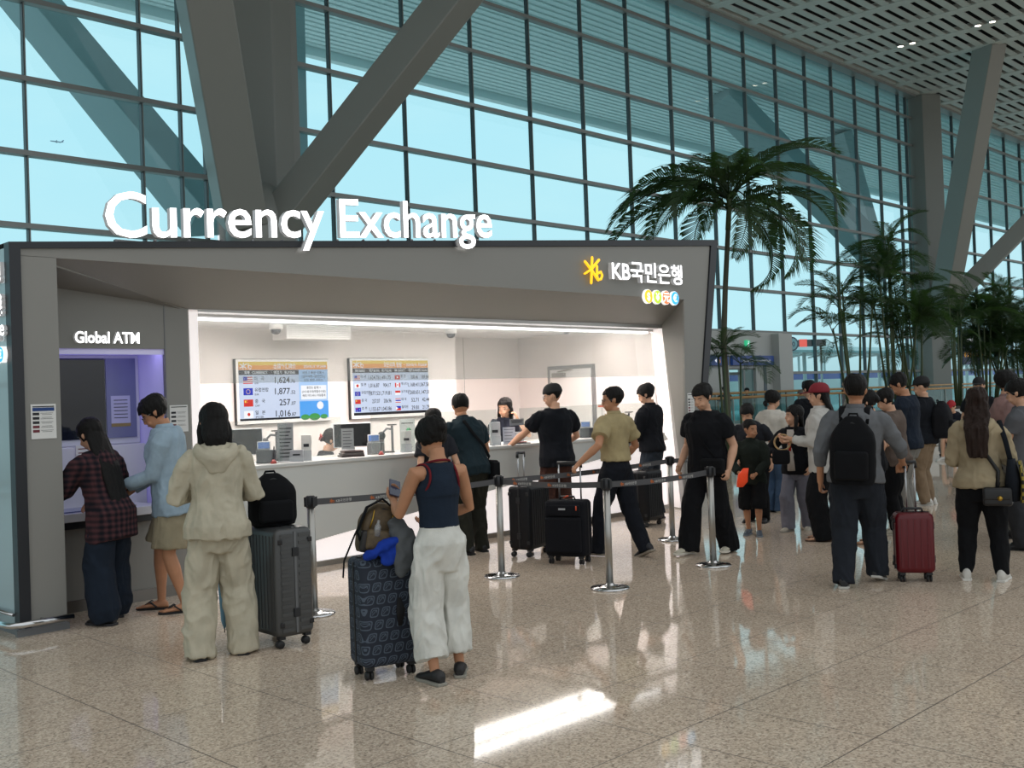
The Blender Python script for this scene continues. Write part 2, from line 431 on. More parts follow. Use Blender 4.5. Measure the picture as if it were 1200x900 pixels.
# ATM wall with its recess
m = MB()
m.bb((3.30, YA, 0.0), (4.74, YA+.05, 0.80)); m.bb((4.51, YA, 0.80), (4.74, YA+.05, 2.87)); m.bb((3.30, YA, 2.2), (4.51, YA+.05, 2.87))
m.bb((4.736, YA, 0), (4.75, YG, 2.57))
m.prism([(3.345, 8.32, 2.815), (4.73, YA, 2.575), (4.73, YA+.02, 2.50), (3.345, YA+.02, 2.72)], (0, 0, 0.05))
m.bb((4.506, YA-.004, 0.8), (4.514, YA, 2.6), 1)
bp(m, 'atm_wall', [SHELL, GREYP])
m = MB(); m.bb((3.36, YA-.012, 0), (4.74, YA, 0.1)); bp(m, 'baseboard', mat('brushed_base', '#77736e', 0.35, 0.7))
m = MB(); m.bb((4.51, YA+.04, 0.8), (4.55, 9.45, 2.2)); m.bb((3.36, YA+.04, 2.2), (4.53, 9.45, 2.24)); m.bb((3.30, YA, 0.8), (3.40, 9.45, 2.2)); m.bb((3.36, 9.42, 0.8), (4.53, 9.45, 2.2)); m.bb((3.4, YA+.02, 2.15), (4.51, YA+.035, 2.2)); bp(m, 'atm_alcove', LAV)
m = MB(); m.bb((3.42, YA+.07, 2.185), (4.49, YA+.19, 2.199)); bp(m, 'led_strip', LAVL)
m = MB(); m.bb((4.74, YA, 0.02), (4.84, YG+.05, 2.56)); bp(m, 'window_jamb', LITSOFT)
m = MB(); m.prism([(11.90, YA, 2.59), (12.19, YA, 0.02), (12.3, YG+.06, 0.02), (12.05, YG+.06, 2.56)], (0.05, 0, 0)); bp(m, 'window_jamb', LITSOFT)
HEAD = mat('window_header_metal', '#b2b0ad', 0.35, 0.4)
m = MB(); m.bb((4.75, YA, 2.545), (11.95, YG+.05, 2.60)); m.bb((4.75, YG-.03, 2.515), (12.0, YG+.05, 2.55)); m.bb((6.2, YG-.035, 2.555), (9.4, YG-.03, 2.585), 1); bp(m, 'window_header', [HEAD, GREYP])
m = MB(); m.bb((4.85, YG-.05, 2.488), (11.85, YG-.0, 2.512)); bp(m, 'light_strip', mat('strip_diffuser', '#ffffff', 0.4, emit='#ffffff', strength=3.0))
# interior
m = MB(); m.bb((4.76, 11.06, 0), (10.06, 11.1, 2.6)); m.bb((10.02, 11.1, 0), (10.06, 11.8, 2.6)); m.bb((10.02, 11.8, 0), (12.2, 11.84, 2.6)); m.bb((12.1, YG+.06, 0), (12.14, 11.84, 2.6)); m.bb((4.76, YG+.05, 0), (4.79, 11.1, 2.6)); bp(m, 'inner_wall', WARMW)
m = MB(); m.bb((4.76, YG+.05, 2.6), (12.14, 11.84, 2.64)); bp(m, 'inner_ceiling', WHITE)
for (x0, x1, y) in ((5.2, 8.0, 9.32), (8.4, 11.6, 9.32), (5.2, 8.4, 9.82), (8.8, 11.8, 9.82)):
    m = MB(); m.bb((x0, y-.16, 2.575), (x1, y+.16, 2.6)); bp(m, 'ceiling_lamp', mat('booth_lamp', '#ffffff', 0.4, emit='#fff3ee', strength=16.0))
m = MB(); m.bb((10.25, 11.796, 1.0), (10.255, 11.8, 2.6)); m.bb((10.9, 11.796, 1.0), (10.905, 11.8, 2.6)); bp(m, 'panel_seam', GREYP)
# staff door in the right inner wall
m = MB(); m.bb((12.07, 10.2, 0), (12.1, 11.15, 2.12)); m.bb((12.05, 10.26, 0), (12.075, 11.08, 2.06), 1); bp(m, 'staff_door', [mat('door_frame_steel', '#8d8f90', 0.4, 0.5), WHITE])
m = MB(); m.bb((12.0, 10.75, 1.95), (12.06, 11.0, 2.01)); m.tube([(12.03, 10.9, 2.03), (12.03, 10.6, 2.06)], 0.012); bp(m, 'door_closer', BRUSH)
# glazing: hazed upper lights over clear lower lights
UG = glassmat('hazed_upper_glass', (0.86, 0.88, 0.87), 0.12, (0.60, 0.62, 0.61), 0.17)
LG = glassmat('clear_counter_glass', (0.95, 0.96, 0.955), 0.09)
for x0, x1 in ((4.85, 7.475), (7.483, 10.38), (10.388, 12.06)):
    m = MB(); m.bb((x0, YG, 1.89), (x1, YG+.01, 2.50)); bp(m, 'upper_glass', UG)
SCG = glassmat('screen_glass', (0.90, 0.93, 0.92), 0.1, (0.75, 0.78, 0.77), 0.10)
for x0, x1 in ((4.88, 6.6), (7.0, 8.9), (9.3, 10.9), (11.2, 12.05)):
    m = MB(); m.bb((x0, YG+.03, 1.10), (x1, YG+.038, 1.52)); bp(m, 'screen_glass', SCG)
# bumper rail on the left corner
m = MB()
m.tube([(3.345, 8.12, 0.1), (2.96, 8.12, 0.1), (2.9, 8.16, 0.1), (2.88, 8.25, 0.1), (2.88, 9.4, 0.1)], 0.024, 12)
m.tube([(2.97, 8.3, 0.15), (2.97, 9.4, 0.15)], 0.012); m.bb((2.95, 8.18, 0), (3.34, 8.22, 0.05), 1); m.bb((2.98, 8.22, 0), (3.02, 9.4, 0.06), 1)
for p in ((3.15, 8.17, 0.1), (2.93, 8.7, 0.1)): m.tube([p, V(p)+(V((0, .07, 0)) if p[0] > 3 else V((.08, 0, 0)))], 0.012)
bp(m, 'bumper_rail', [CHROME, GREYP])

# service counter
ct = thing('service_counter', 'long pale grey service counter with glowing white panel under its slanted edge', 'counter', (8.4, 9.2, 0))
def cp(mb, name, mats, **k):
    o = mb.build(name, mats, None, **k); o.data.transform(M.Translation((-8.4, -9.2, 0))); o.parent = ct; return o
COUNT = mat('counter_front', '#c3c5c1', 0.42)
m = MB(); m.prism([(4.86, 8.9, 0.14), (4.86, 8.9, 1.06), (12.02, 8.9, 1.06), (12.10, 8.9, 0.985)], (0, 0.06, 0)); cp(m, 'front_panel', COUNT)
m = MB(); m.prism([(4.86, 8.88, 1.05), (12.0, 8.88, 1.05), (12.0, 8.98, 1.05), (11.0, 9.7, 1.05), (4.86, 9.7, 1.05)], (0, 0, 0.04)); cp(m, 'countertop', mat('counter_top', '#c6c7c4', 0.3), bevel=0.008)
GLOW = mat('glowing_panel', '#f4f0f0', 0.35, emit='#fff5f3', strength=0.62)
m = MB(); m.bb((4.86, 9.04, 0.05), (12.2, 9.06, 1.05)); cp(m, 'glowing_panel', GLOW)
m = MB(); m.bb((4.86, 9.02, 0.0), (12.2, 9.05, 0.05)); m.tube([(4.86, 9.0, 0.055), (12.2, 9.0, 0.055)], 0.008); cp(m, 'kick_rail', BRUSH)

# ---- big rooftop lettering and the other lit signs
def sign(name, label, words_, group=None, size=0.5, width=None, origin=(0, 0, 0), right=(1, 0, 0), up=(0, 0, 1), depth=0.07, bold=0.012, mats=(None, None)):
    t = thing(name, label, 'sign', origin, 0, group)
    m_ = MB(); r = V(right); u = V(up); n = r.cross(u).normalized()
    mx = M(((r.x, u.x, n.x, 0), (r.y, u.y, n.y, 0), (r.z, u.z, n.z, 0), (0, 0, 0, 1)))
    put_text(m_, words_, mx, size, width, 0, depth, 'L', bold)
    m_.build('lettering', list(mats), t); return t
cs = sign('rooftop_sign', 'large white lit Currency Exchange lettering along top of booth', 'Currency Exchange', size=0.527, width=4.32, depth=0.05, bold=0.009, origin=(3.71, 8.21, 3.052), right=(1, 0, 0.083), mats=(GLETTER, GSIDE))
for k in range(14):
    x = 0.15+k*0.31
    m = MB(); m.tube([(x, 0.03, x*0.083-0.02), (x, 0.25, x*0.083-0.1)], 0.012, 6); m.build('bracket', GREYP, cs)
sign('atm_sign', 'small white lit Global ATM lettering above cash machine alcove', 'Global ATM', size=0.134, width=0.565, origin=(3.693, 8.795, 2.246), depth=0.03, bold=0.02, mats=(GLETTER, GSIDE))
kb = thing('bank_sign', 'yellow star emblem with white lit bank name on booth fascia', 'sign', (9.55, 8.23, 2.99))
YEL = mat('emblem_yellow', '#ffc928', 0.4, emit='#ffc21e', strength=0.95)
m = MB()
def stroke(a, b): m.tube([(a[0], -.035, a[1]), (b[0], -.035, b[1])], 0.019, 10, roundcap=True, flat=0.7)
c0 = (0.165, 0.175)
stroke((0.19, 0.32), (0.155, 0.012)); stroke((0.055, 0.262), c0); stroke((0.045, 0.118), c0); stroke((0.315, 0.30), c0); stroke(c0, (0.285, 0.055))
m.tube([(0.275, -.035, 0.22), (0.268, -.035, 0.10), (0.29, -.035, 0.055), (0.345, -.035, 0.07), (0.368, -.035, 0.115), (0.345, -.035, 0.155), (0.295, -.035, 0.14)], 0.018, 10, roundcap=True, flat=0.7)
m.build('star_emblem', YEL, kb)
m = MB(); put_text(m, 'KB국민은행', frame_mx((0.55, 0, 0.085), (1, 0, 0.012), (0, 0, 1)), 0.285, 1.47, 0, 0.045, 'L', 0.012); m.build('lettering', [GLETTER, GSIDE], kb)
def coins(par, items, origin, step, rad, right, facing):
    r = V(right)
    for k, (ch, cc) in enumerate(items):
        m_ = MB(); o = V(origin)+r*step*k
        mx = frame_mx(o, right, (0, 0, 1))
        m_.lathe([(0, 0), (rad, 0), (rad, 0.03), (rad*.97, 0.035)], n=28, mi=0, mx=mx)
        m_.lathe([(rad*.92, 0.036), (rad*.92, 0.037)], n=28, mi=1, mx=mx)
        put_text(m_, ch, mx @ M.Translation((0, -rad*.48, 0.0385)), rad*1.45, None, 0, 0, 'C', 0.03)
        m_.build('coin_light', [mat('coin_rim', '#ffffff', 0.4, emit='#ffffff', strength=0.8), mat('coin_'+cc[1:], cc, 0.4, emit=cc, strength=0.85)], par)
cn = thing('coin_sign', 'four round lit currency coins under bank name on fascia', 'sign', (11.1, 8.23, 2.888))
coins(cn, [('$', '#f2c32a'), ('¥', '#b6d637'), ('元', '#ee7d48'), ('€', '#35aee2')], (-0.27, 0, 0), 0.19, 0.092, (1, 0, 0), None)
fs_ = thing('flank_sign', 'white lit exchange lettering with coins on left flank of booth', 'sign', (2.99, 8.6, 2.4))
m = MB(); fm = lambda y, z: frame_mx((0, y-8.6, z-2.4), (0, -1, 0), (0, 0, 1))
put_text(m, '행', fm(8.34, 2.68), 0.17, None, 0, 0.03, 'R', 0.012); put_text(m, '은', fm(8.53, 2.68), 0.17, None, 0, 0.03, 'R', 0.012)
put_text(m, '錢', fm(8.325, 2.43), 0.18, None, 0, 0.03, 'R', 0.012); put_text(m, '換', fm(8.53, 2.43), 0.18, None, 0, 0.03, 'R', 0.012)
put_text(m, 'Exchange', fm(8.295, 2.265), 0.17, 0.8, 0, 0.03, 'R', 0.012)
m.build('lettering', [GLETTER, GSIDE], fs_)
coins(fs_, [('¥', '#b6d637'), ('元', '#ee7d48'), ('€', '#35aee2')], (0, 0.015, -0.28), 0.125, 0.062, (0, -1, 0), None)
for o in fs_.children:
    if o.name.startswith('coin_light'): o.location = (0, 0, 0)

# ---- paper notices on the booth
def notice(label, origin, w, h, right, rows, group=None, head='#1f3f78', name='notice', pic=False):
    t = MB(); mx = frame_mx(V((0, 0, 0)), right, (0, 0, 1))
    t.box((w/2, h/2, 0.002), (w, h, 0.003), 0, mx)
    t.box((w/2, h*.93, 0.0045), (w*.86, h*.03, 0.001), 1, mx)
    if head: t.box((w/2, h*.85, 0.0045), (w*.86, h*.10, 0.001), 2, mx)
    if pic: t.box((w/2, h*.35, 0.0045), (w*.8, h*.4, 0.001), 2, mx)
    for i in range(rows):
        z = h*(.72-.62*i/max(1, rows))
        if rows < 7: t.box((w*.2, z, 0.0045), (w*.26, h*.075, 0.001), 1 if i < 3 else 3, mx)
        for j in range(2): t.box((w*.63, z+h*(.02-.04*j), 0.0045), (w*(.5-.1*((i+j) % 2)), h*.008, 0.001), 1, mx)
    o = t.build(name, [PAPER, INK, mat('ink_'+(head or '#26282c')[1:], head or '#26282c', 0.7), INKR], None, origin)
    return tag(o, label, 'notice', group)
notice('white notice with blue header taped to left front panel of booth', (3.115, YF+.018, 1.468), 0.19, 0.265, (1, 0, 0), 5)
n2 = notice('white notice with black diagrams on panel right of cash machine', (4.535, YA-.002, 1.455), 0.175, 0.24, (1, 0, 0), 4, head=None)
notice('white notice of small diagrams on right front panel of booth', (11.655, YF+.018, 1.33), 0.15, 0.30, (1, 0, 0), 5, head=None)
for k, lb in enumerate(('white rate sheet on inner wall, beside the black cap', 'white sheet with blue picture on inner wall, middle of three', 'white sheet with red heading on inner wall, rightmost of three')):
    o = notice(lb, (12.098, 10.62-k*.22, 1.25), 0.17, 0.27, (0, -1, 0), 8, 'sheets on the inner wall', ['#8a9ab0', '#5f7fb8', '#c0583c'][k], pic=(k == 1))

# ---- wall screens
def scrmat(name, c, s=1.0): return mat(name, (0, 0, 0), 0.25, emit=c, strength=s, coat=0.3)
S_BG = scrmat('screen_pale', '#cbd7ee', 1.0); S_OR = scrmat('screen_orange', '#f09a3c', 1.1); S_YE = scrmat('screen_yellow', '#efc84a', 1.1); S_DK = scrmat('screen_dark', '#10131c'); S_WH = scrmat('screen_white', '#f4f6fb')
S_BL = scrmat('screen_blue', '#2233b4'); S_RD = scrmat('screen_red', '#cf2418'); S_SK = scrmat('screen_sky', '#4fa4f2'); S_PB = scrmat('screen_paleblue', '#a9cdf7'); S_GN = scrmat('screen_green', '#3f9a4a'); S_HX = scrmat('screen_row', '#b9d0e4', 0.9)
SM = [S_BG, S_OR, S_YE, S_DK, S_WH, S_BL, S_RD, S_SK, S_PB, S_GN, S_HX]
def display(label, x0, x1, z0, z1, kind):
    t = thing('rate_display', label, 'screen', ((x0+x1)/2, 11.03, z0), 0, 'wall rate screens')
    w, h = x1-x0, z1-z0
    b = MB(); b.bb((-w/2, -0.035, 0), (w/2, 0.025, h), 0); b.bb((-w/2-.006, -0.02, -.006), (w/2+.006, 0.03, h+.006), 1)
    b.build('bezel', [WHITE, BLACK], t, bevel=0.004)
    g = MB(); e = 0.028; iw, ih = w-2*e, h-2*e-.015
    mx = frame_mx((-w/2+e, -0.037, e+.015), (1, 0, 0), (0, 0, 1))
    def rc(a, b_, c, d, mi, k=1): g.box(((a+c)/2*iw, (b_+d)/2*ih, 0.0006*k), ((c-a)*iw, (d-b_)*ih, 0.0008), mi, mx)
    def tx(s, a, b_, sz, mi, al='L', wd=None, k=4): put_text(g, s, mx @ M.Translation((a*iw, b_*ih, 0.0006*k)), sz*ih, wd*iw if wd else None, mi, 0, al, 0.012)
    rc(0, 0, 1, 1, 0); rc(0, .86, 1, 1, 1, 2); rc(0, .94, 1, 1, 2, 3)
    # emblem on the header, white
    for a, b_ in (((.055, .98), (.045, .87)), ((.015, .96), (.085, .885)), ((.012, .89), (.09, .965))):
        p, q = V((a[0]*iw, a[1]*ih, .003)), V((b_[0]*iw, b_[1]*ih, .003)); g.tube([p, q], 0.006, 6, 4, mx=mx, flat=.3)
    g.tube([(.12*iw+math.cos(a)*.022, .905*ih+math.sin(a)*.022, .003) for a in [i*.8 for i in range(8)]], 0.005, 6, 4, mx=mx); g.tube([(.105*iw, .97*ih, .003), (.105*iw, .9*ih, .003)], .005, 6, 4, mx=mx)
    def flag(k, a, b_, fw=.1, fh=.085):
        def fr(u0, v0, u1, v1, mi, kk): rc(a+u0*fw, b_+v0*fh, a+u1*fw, b_+v1*fh, mi, kk)
        if k == 'us':
            fr(0, 0, 1, 1, 4, 3)
            for i in range(4): fr(0, i*.28, 1, i*.28+.14, 6, 4)
            fr(0, .45, .45, 1, 5, 5)
        elif k == 'eu':
            fr(0, 0, 1, 1, 5, 3)
            for i in range(12):
                an = i*math.pi/6; cx, cy = .5+.2*math.cos(an), .5+.3*math.sin(an); fr(cx-.03, cy-.04, cx+.03, cy+.04, 2, 4)
        elif k == 'cn': fr(0, 0, 1, 1, 6, 3); fr(.1, .55, .25, .85, 2, 4); fr(.32, .78, .38, .86, 2, 4); fr(.36, .55, .42, .63, 2, 4)
        elif k == 'jp':
            fr(0, 0, 1, 1, 4, 3); g.lathe([(.028*ih, 0), (.028*ih, .0005)], mx=mx @ M.Translation(((a+fw/2)*iw, (b_+fh/2)*ih, .0026)), n=16, mi=6)
        elif k == 'au': fr(0, 0, 1, 1, 5, 3); fr(.05, .72, .45, .8, 6, 4); fr(.2, .55, .28, .97, 6, 4); fr(.7, .5, .78, .6, 4, 4); fr(.2, .15, .3, .28, 4, 4)
        elif k == 'hk': fr(0, 0, 1, 1, 6, 3); fr(.38, .3, .62, .7, 4, 4)
        elif k == 'ca': fr(0, 0, 1, 1, 4, 3); fr(0, 0, .25, 1, 6, 4); fr(.75, 0, 1, 1, 6, 4); fr(.42, .25, .58, .75, 6, 4)
        elif k == 'sg': fr(0, 0, 1, 1, 4, 3); fr(0, .5, 1, 1, 6, 4)
        elif k == 'th': fr(0, 0, 1, 1, 6, 3); fr(0, .17, 1, .83, 4, 4); fr(0, .34, 1, .66, 5, 5)
        elif k == 'ph': fr(0, .5, 1, 1, 5, 3); fr(0, 0, 1, .5, 6, 3); g.add([(a*iw, b_*ih, .004), ((a+.45*fw)*iw, (b_+fh/2)*ih, .004), (a*iw, (b_+fh)*ih, .004)], [(0, 1, 2)], 4, False, mx)
    if kind == 0:
        tx('出国外汇牌价', .38, .885, .10, 4, 'L', .25); tx('2024.06.18 : 07:24AM', .72, .895, .065, 4, 'L', .26)
        rc(0, .775, .66, .855, 3, 2); tx('화폐   CURRENCY', .06, .792, .06, 4, 'L', .25); tx('매입가   BUYING', .38, .792, .06, 4, 'L', .24)
        for i, (k, n_, e_, v, dcm) in enumerate((('us', '미   국', 'USD', '1,624', '.76'), ('eu', '유럽연합', 'EUR', '1,877', '.52'), ('cn', '중   국', 'CNY', '257', '.07'), ('jp', '일   본', 'JPY(100)', '1,016', '.87'))):
            z = .66-i*.193; flag(k, .045, z-.035, .1, .12); tx(n_, .165, z+.025, .075, 3); tx(e_, .165, z-.04, .045, 3); tx(v, .555, z-.03, .15, 3, 'R'); tx(dcm, .56, z-.03, .085, 3)
        rc(0, 0, .66, .035, 3, 2); rc(.66, 0, 1, .86, 8, 2); rc(.68, .62, .98, .84, 8, 3); rc(.68, .33, .98, .58, 4, 3); rc(.66, 0, 1, .30, 7, 3)
        for i, s in enumerate(('바르고 빠른 이체 +', '(급여계좌+환전한도)', '모든 환전 서비스')): tx(s, .83, .78-i*.065, .058, 3, 'C')
        for i, s in enumerate(('환전도 쉽게! +', '(수수료우대/현찰수수료)', '해외 어디서나 자유롭게')): tx(s, .83, .52-i*.07, .05, 3, 'C')
        for cx, r_ in ((.72, .07), (.83, .09), (.94, .06)): g.lathe([(r_*ih, 0), (r_*ih, .0004)], mx=mx @ M.Translation((cx*iw, .02*ih, .003)) @ M.Diagonal((1.3, .7, 1, 1)), n=20, mi=9)
        g.lathe([(.07*ih, 0), (.07*ih, .0004)], mx=mx @ M.Translation((.9*iw, .22*ih, .003)), n=20, mi=4)
    else:
        tx('모든외화 환율', .40, .885, .10, 4, 'L', .24); tx('2024.06.18 : 07:24AM', .70, .895, .07, 4, 'L', .28)
        rc(0, .775, 1, .855, 3, 2)
        for a, s in ((.03, '화폐 CURRENCY'), (.21, '매입가 BUYING'), (.37, '매도가 SELLING'), (.54, '화폐 CURRENCY'), (.73, '매입가 BUYING'), (.86, '매도가 SELLING')): tx(s, a, .792, .06, 4, 'L', .13)
        L_ = (('us', '미 국', '1,624.76', '1,491.75'), ('jp', '일 본', '1,016.87', '904.17'), ('eu', '유럽연합', '1,877.52', '1,719.81'), ('cn', '중 국', '257.07', '206.96'), ('au', '호 주', '1,155.67', '1,043.86'))
        Q_ = (('hk', '홍 콩', '208.46', '189.84'), ('ca', '캐나다', '1,168.41', '1,067.58'), ('sg', '싱가포르', '1,268.65', '1,147.51'), ('th', '태 국', '52.71', '42.44'), ('ph', '필리핀', '29.81', '21.79'))
        for S, a0 in ((L_, 0), (Q_, .52)):
            for i, (k, n_, v1, v2) in enumerate(S):
                z = .665-i*.145; flag(k, a0+.02, z-.02, .07, .08); tx(n_, a0+.1, z+.02, .06, 3)
                tx(v1, a0+.335, z-.012, .10, 3, 'R', .14 if len(v1) > 6 else .1); tx(v2, a0+.485, z-.012, .10, 3, 'R', .14 if len(v2) > 6 else .1)
        rc(0, 0, 1, .05, 3, 2)
    g.build('screen', SM, t)
    return t
display('wall screen showing four currencies and a blue panel, left of the two', 6.52, 7.84, 1.45, 2.222, 0)
display('wall screen listing ten currencies in two columns, right of the two', 8.175, 9.51, 1.452, 2.236, 1)

# ---- ceiling cameras and air conditioner inside the booth
for k, (x, y, lb) in enumerate(((6.65, 10.33, 'white dome camera beside the air conditioner, largest in booth'), (5.08, 9.18, 'dome camera at the left end of the light strip'), (6.66, 9.42, 'dome camera on light strip below the air conditioner'), (8.04, 9.37, 'dome camera on light strip between the two screens'), (9.35, 10.35, 'dome camera right of the second screen, deep in booth'), (9.2, 9.16, 'dome camera on light strip above the smiling clerk'), (10.98, 9.75, 'dome camera above the staff door'))):
    t = thing('dome_camera', lb, 'camera', (x, y, 2.6), 0, 'ceiling cameras in the booth')
    s = 1.0 if k in (0, 4) else 0.7
    m = MB(); m.lathe([(0.075*s, 0), (0.08*s, -0.02), (0.078*s, -0.07*s)], n=20); m.build('housing', WHITE, t)
    m = MB(); m.lathe([(0.062*s, -0.07*s), (0.055*s, -0.10*s), (0.03*s, -0.125*s), (0.002, -0.13*s)], n=16); m.build('dome', mat('smoked_dome', '#22252b', 0.1, coat=0.5), t)
t = thing('air_conditioner', 'white ceiling air conditioner with louvres above the left screen', 'air conditioner', (7.3, 10.5, 2.43))
m = MB(); m.bb((-0.46, -0.1, 0), (0.46, 0.2, 0.17)); m.build('casing', WHITE, t, bevel=0.01)
m = MB()
for i in range(6): m.box((0, -0.105, 0.025+i*.024), (0.86, 0.012, 0.008), 0, None)
m.build('louvre', mat('louvre_grey', '#b9bab8', 0.5), t)

# ---- cash machine in the alcove
atm = thing('cash_machine', 'white cash machine with dark mirrored panel in violet lit alcove', 'cash machine', (3.95, 9.2, 0))
def ap(mb, name, mats, **k):
    o = mb.build(name, mats, None, **k); o.data.transform(M.Translation((-3.95, -9.2, 0))); o.parent = atm; return o
ATMW = mat('atm_white', '#cfd0d8', 0.35)
m = MB(); m.bb((3.42, 9.2, 0.80), (4.5, 9.4, 1.36)); m.bb((3.42, 9.3, 1.36), (4.5, 9.41, 2.17)); m.bb((3.98, 9.12, 0.80), (4.22, 9.22, 1.30)); ap(m, 'body', ATMW, bevel=0.01)
m = MB(); m.bb((3.5, 9.285, 1.42), (4.17, 9.3, 2.14)); ap(m, 'mirror_panel', mat('dark_mirror', '#0b0d15', 0.05, 0.0, spec=0.6))
m = MB(); m.bb((4.18, 9.285, 1.42), (4.46, 9.3, 2.14)); ap(m, 'grey_panel', mat('atm_slate_panel', '#6f7496', 0.3))
m = MB(); m.prism([(3.36, 8.66, 0.83), (4.4, 8.66, 0.83), (4.4, 8.66, 0.76), (3.36, 8.66, 0.76)], (0, 0.55, 0)); m.bb((3.5, 8.68, 0.70), (4.36, 8.8, 0.76), 1); ap(m, 'shelf', [ATMW, BLACK], bevel=0.006)
m = MB(); m.bb((3.52, 8.75, 0.832), (4.05, 9.1, 0.84)); ap(m, 'touch_screen', mat('atm_touchscreen', '#1c2030', 0.15, emit='#6a74b8', strength=0.12))
m = MB()
for i in range(4):
    for j in range(3): m.box((4.10+j*.035, 8.78+i*.035, 0.838), (0.026, 0.026, 0.014), 0, None)
ap(m, 'keypad', BRUSH)
m = MB(); m.bb((4.06, 9.112, 1.14), (4.13, 9.125, 1.17)); ap(m, 'card_slot', BLACK)
m = MB(); m.bb((4.22, 9.283, 1.52), (4.40, 9.288, 1.80)); m.bb((4.22, 9.282, 1.52), (4.40, 9.285, 1.55), 1)
for i in range(6): m.box((4.31, 9.281, 1.76-i*.032), (0.13, 0.002, 0.006), 2, None)
ap(m, 'sticker', [mat('sticker_lilac', '#b8b9d2', 0.6), mat('sticker_gold', '#8d7a4a', 0.6), INK])
m = MB(); m.bb((3.85, 9.19, 1.16), (4.0, 9.198, 1.37))
for i in range(5): m.box((3.925, 9.189, 1.34-i*.035), (0.11, 0.002, 0.008), 1, None)
ap(m, 'instruction_card', [PAPER, INKR])

# ================================================================== PEOPLE
def remesh(mb, voxel, smooth, name, mats, parent=None, disp=None, cut=None):
    me0 = mb.mesh(); o = bpy.data.objects.new('draft', me0); col.objects.link(o)
    r = o.modifiers.new('r', 'REMESH'); r.mode = 'VOXEL'; r.voxel_size = voxel; r.use_smooth_shade = True
    if smooth:
        s = o.modifiers.new('s', 'SMOOTH'); s.factor = 0.5; s.iterations = smooth
    dg = bpy.context.evaluated_depsgraph_get()
    me = bpy.data.meshes.new_from_object(o.evaluated_get(dg)); me.name = name
    bpy.data.objects.remove(o); bpy.data.meshes.remove(me0)
    if disp:
        nv = [v.normal.copy() for v in me.vertices]
        for v, n in zip(me.vertices, nv): v.co += n*disp(v.co, n)
    if cut:
        bm = bmesh.new(); bm.from_mesh(me)
        bmesh.ops.delete(bm, geom=[f for f in bm.faces if cut(f.calc_center_median())], context='FACES')
        bm.to_mesh(me); bm.free()
    me.polygons.foreach_set('use_smooth', [True]*len(me.polygons))
    me.materials.clear()
    for m_ in (mats if isinstance(mats, (list, tuple)) else [mats]): me.materials.append(m_)
    ob = bpy.data.objects.new(name, me); col.objects.link(ob)
    if parent: ob.parent = parent
    return ob

SKIN = mat('skin_light', '#c79a7e', 0.55, spec=0.35, vary=0.06, vscale=14)
SKIN2 = mat('skin_tan', '#b07f60', 0.55, spec=0.35, vary=0.06, vscale=14)
HAIRB = mat('hair_black', '#0d0b0a', 0.5, bump=0.8, bscale=45, stretch=(6, 6, 0.35), spec=0.22)
HAIRN = mat('hair_brown', '#25160f', 0.5, bump=0.8, bscale=45, stretch=(6, 6, 0.35), spec=0.25)
EYEW = mat('eye_dark', '#1a1311', 0.2); LIP = mat('lips', '#8e584c', 0.6)
LENS = mat('spectacle_metal', '#8d8f92', 0.25, 0.9)

def ik(a, c, l1, l2, pole):
    """middle joint of a two-bone chain from a to c bending towards pole; clamps c to reach"""
    d = c-a; L = d.length; mx_ = (l1+l2)*0.995
    if L > mx_: c = a+d*(mx_/L); d = c-a; L = mx_
    k = (l1*l1-l2*l2+L*L)/(2*L); h = math.sqrt(max(0, l1*l1-k*k))
    u = d/L; p = V(pole); p = p-u*p.dot(u)
    p = p.normalized() if p.length > 1e-6 else V((0, 1, 0))
    return a+u*k+p*h, c

class Person: pass

def seg(a, b, ts): return [a.lerp(b, t) for t in ts]

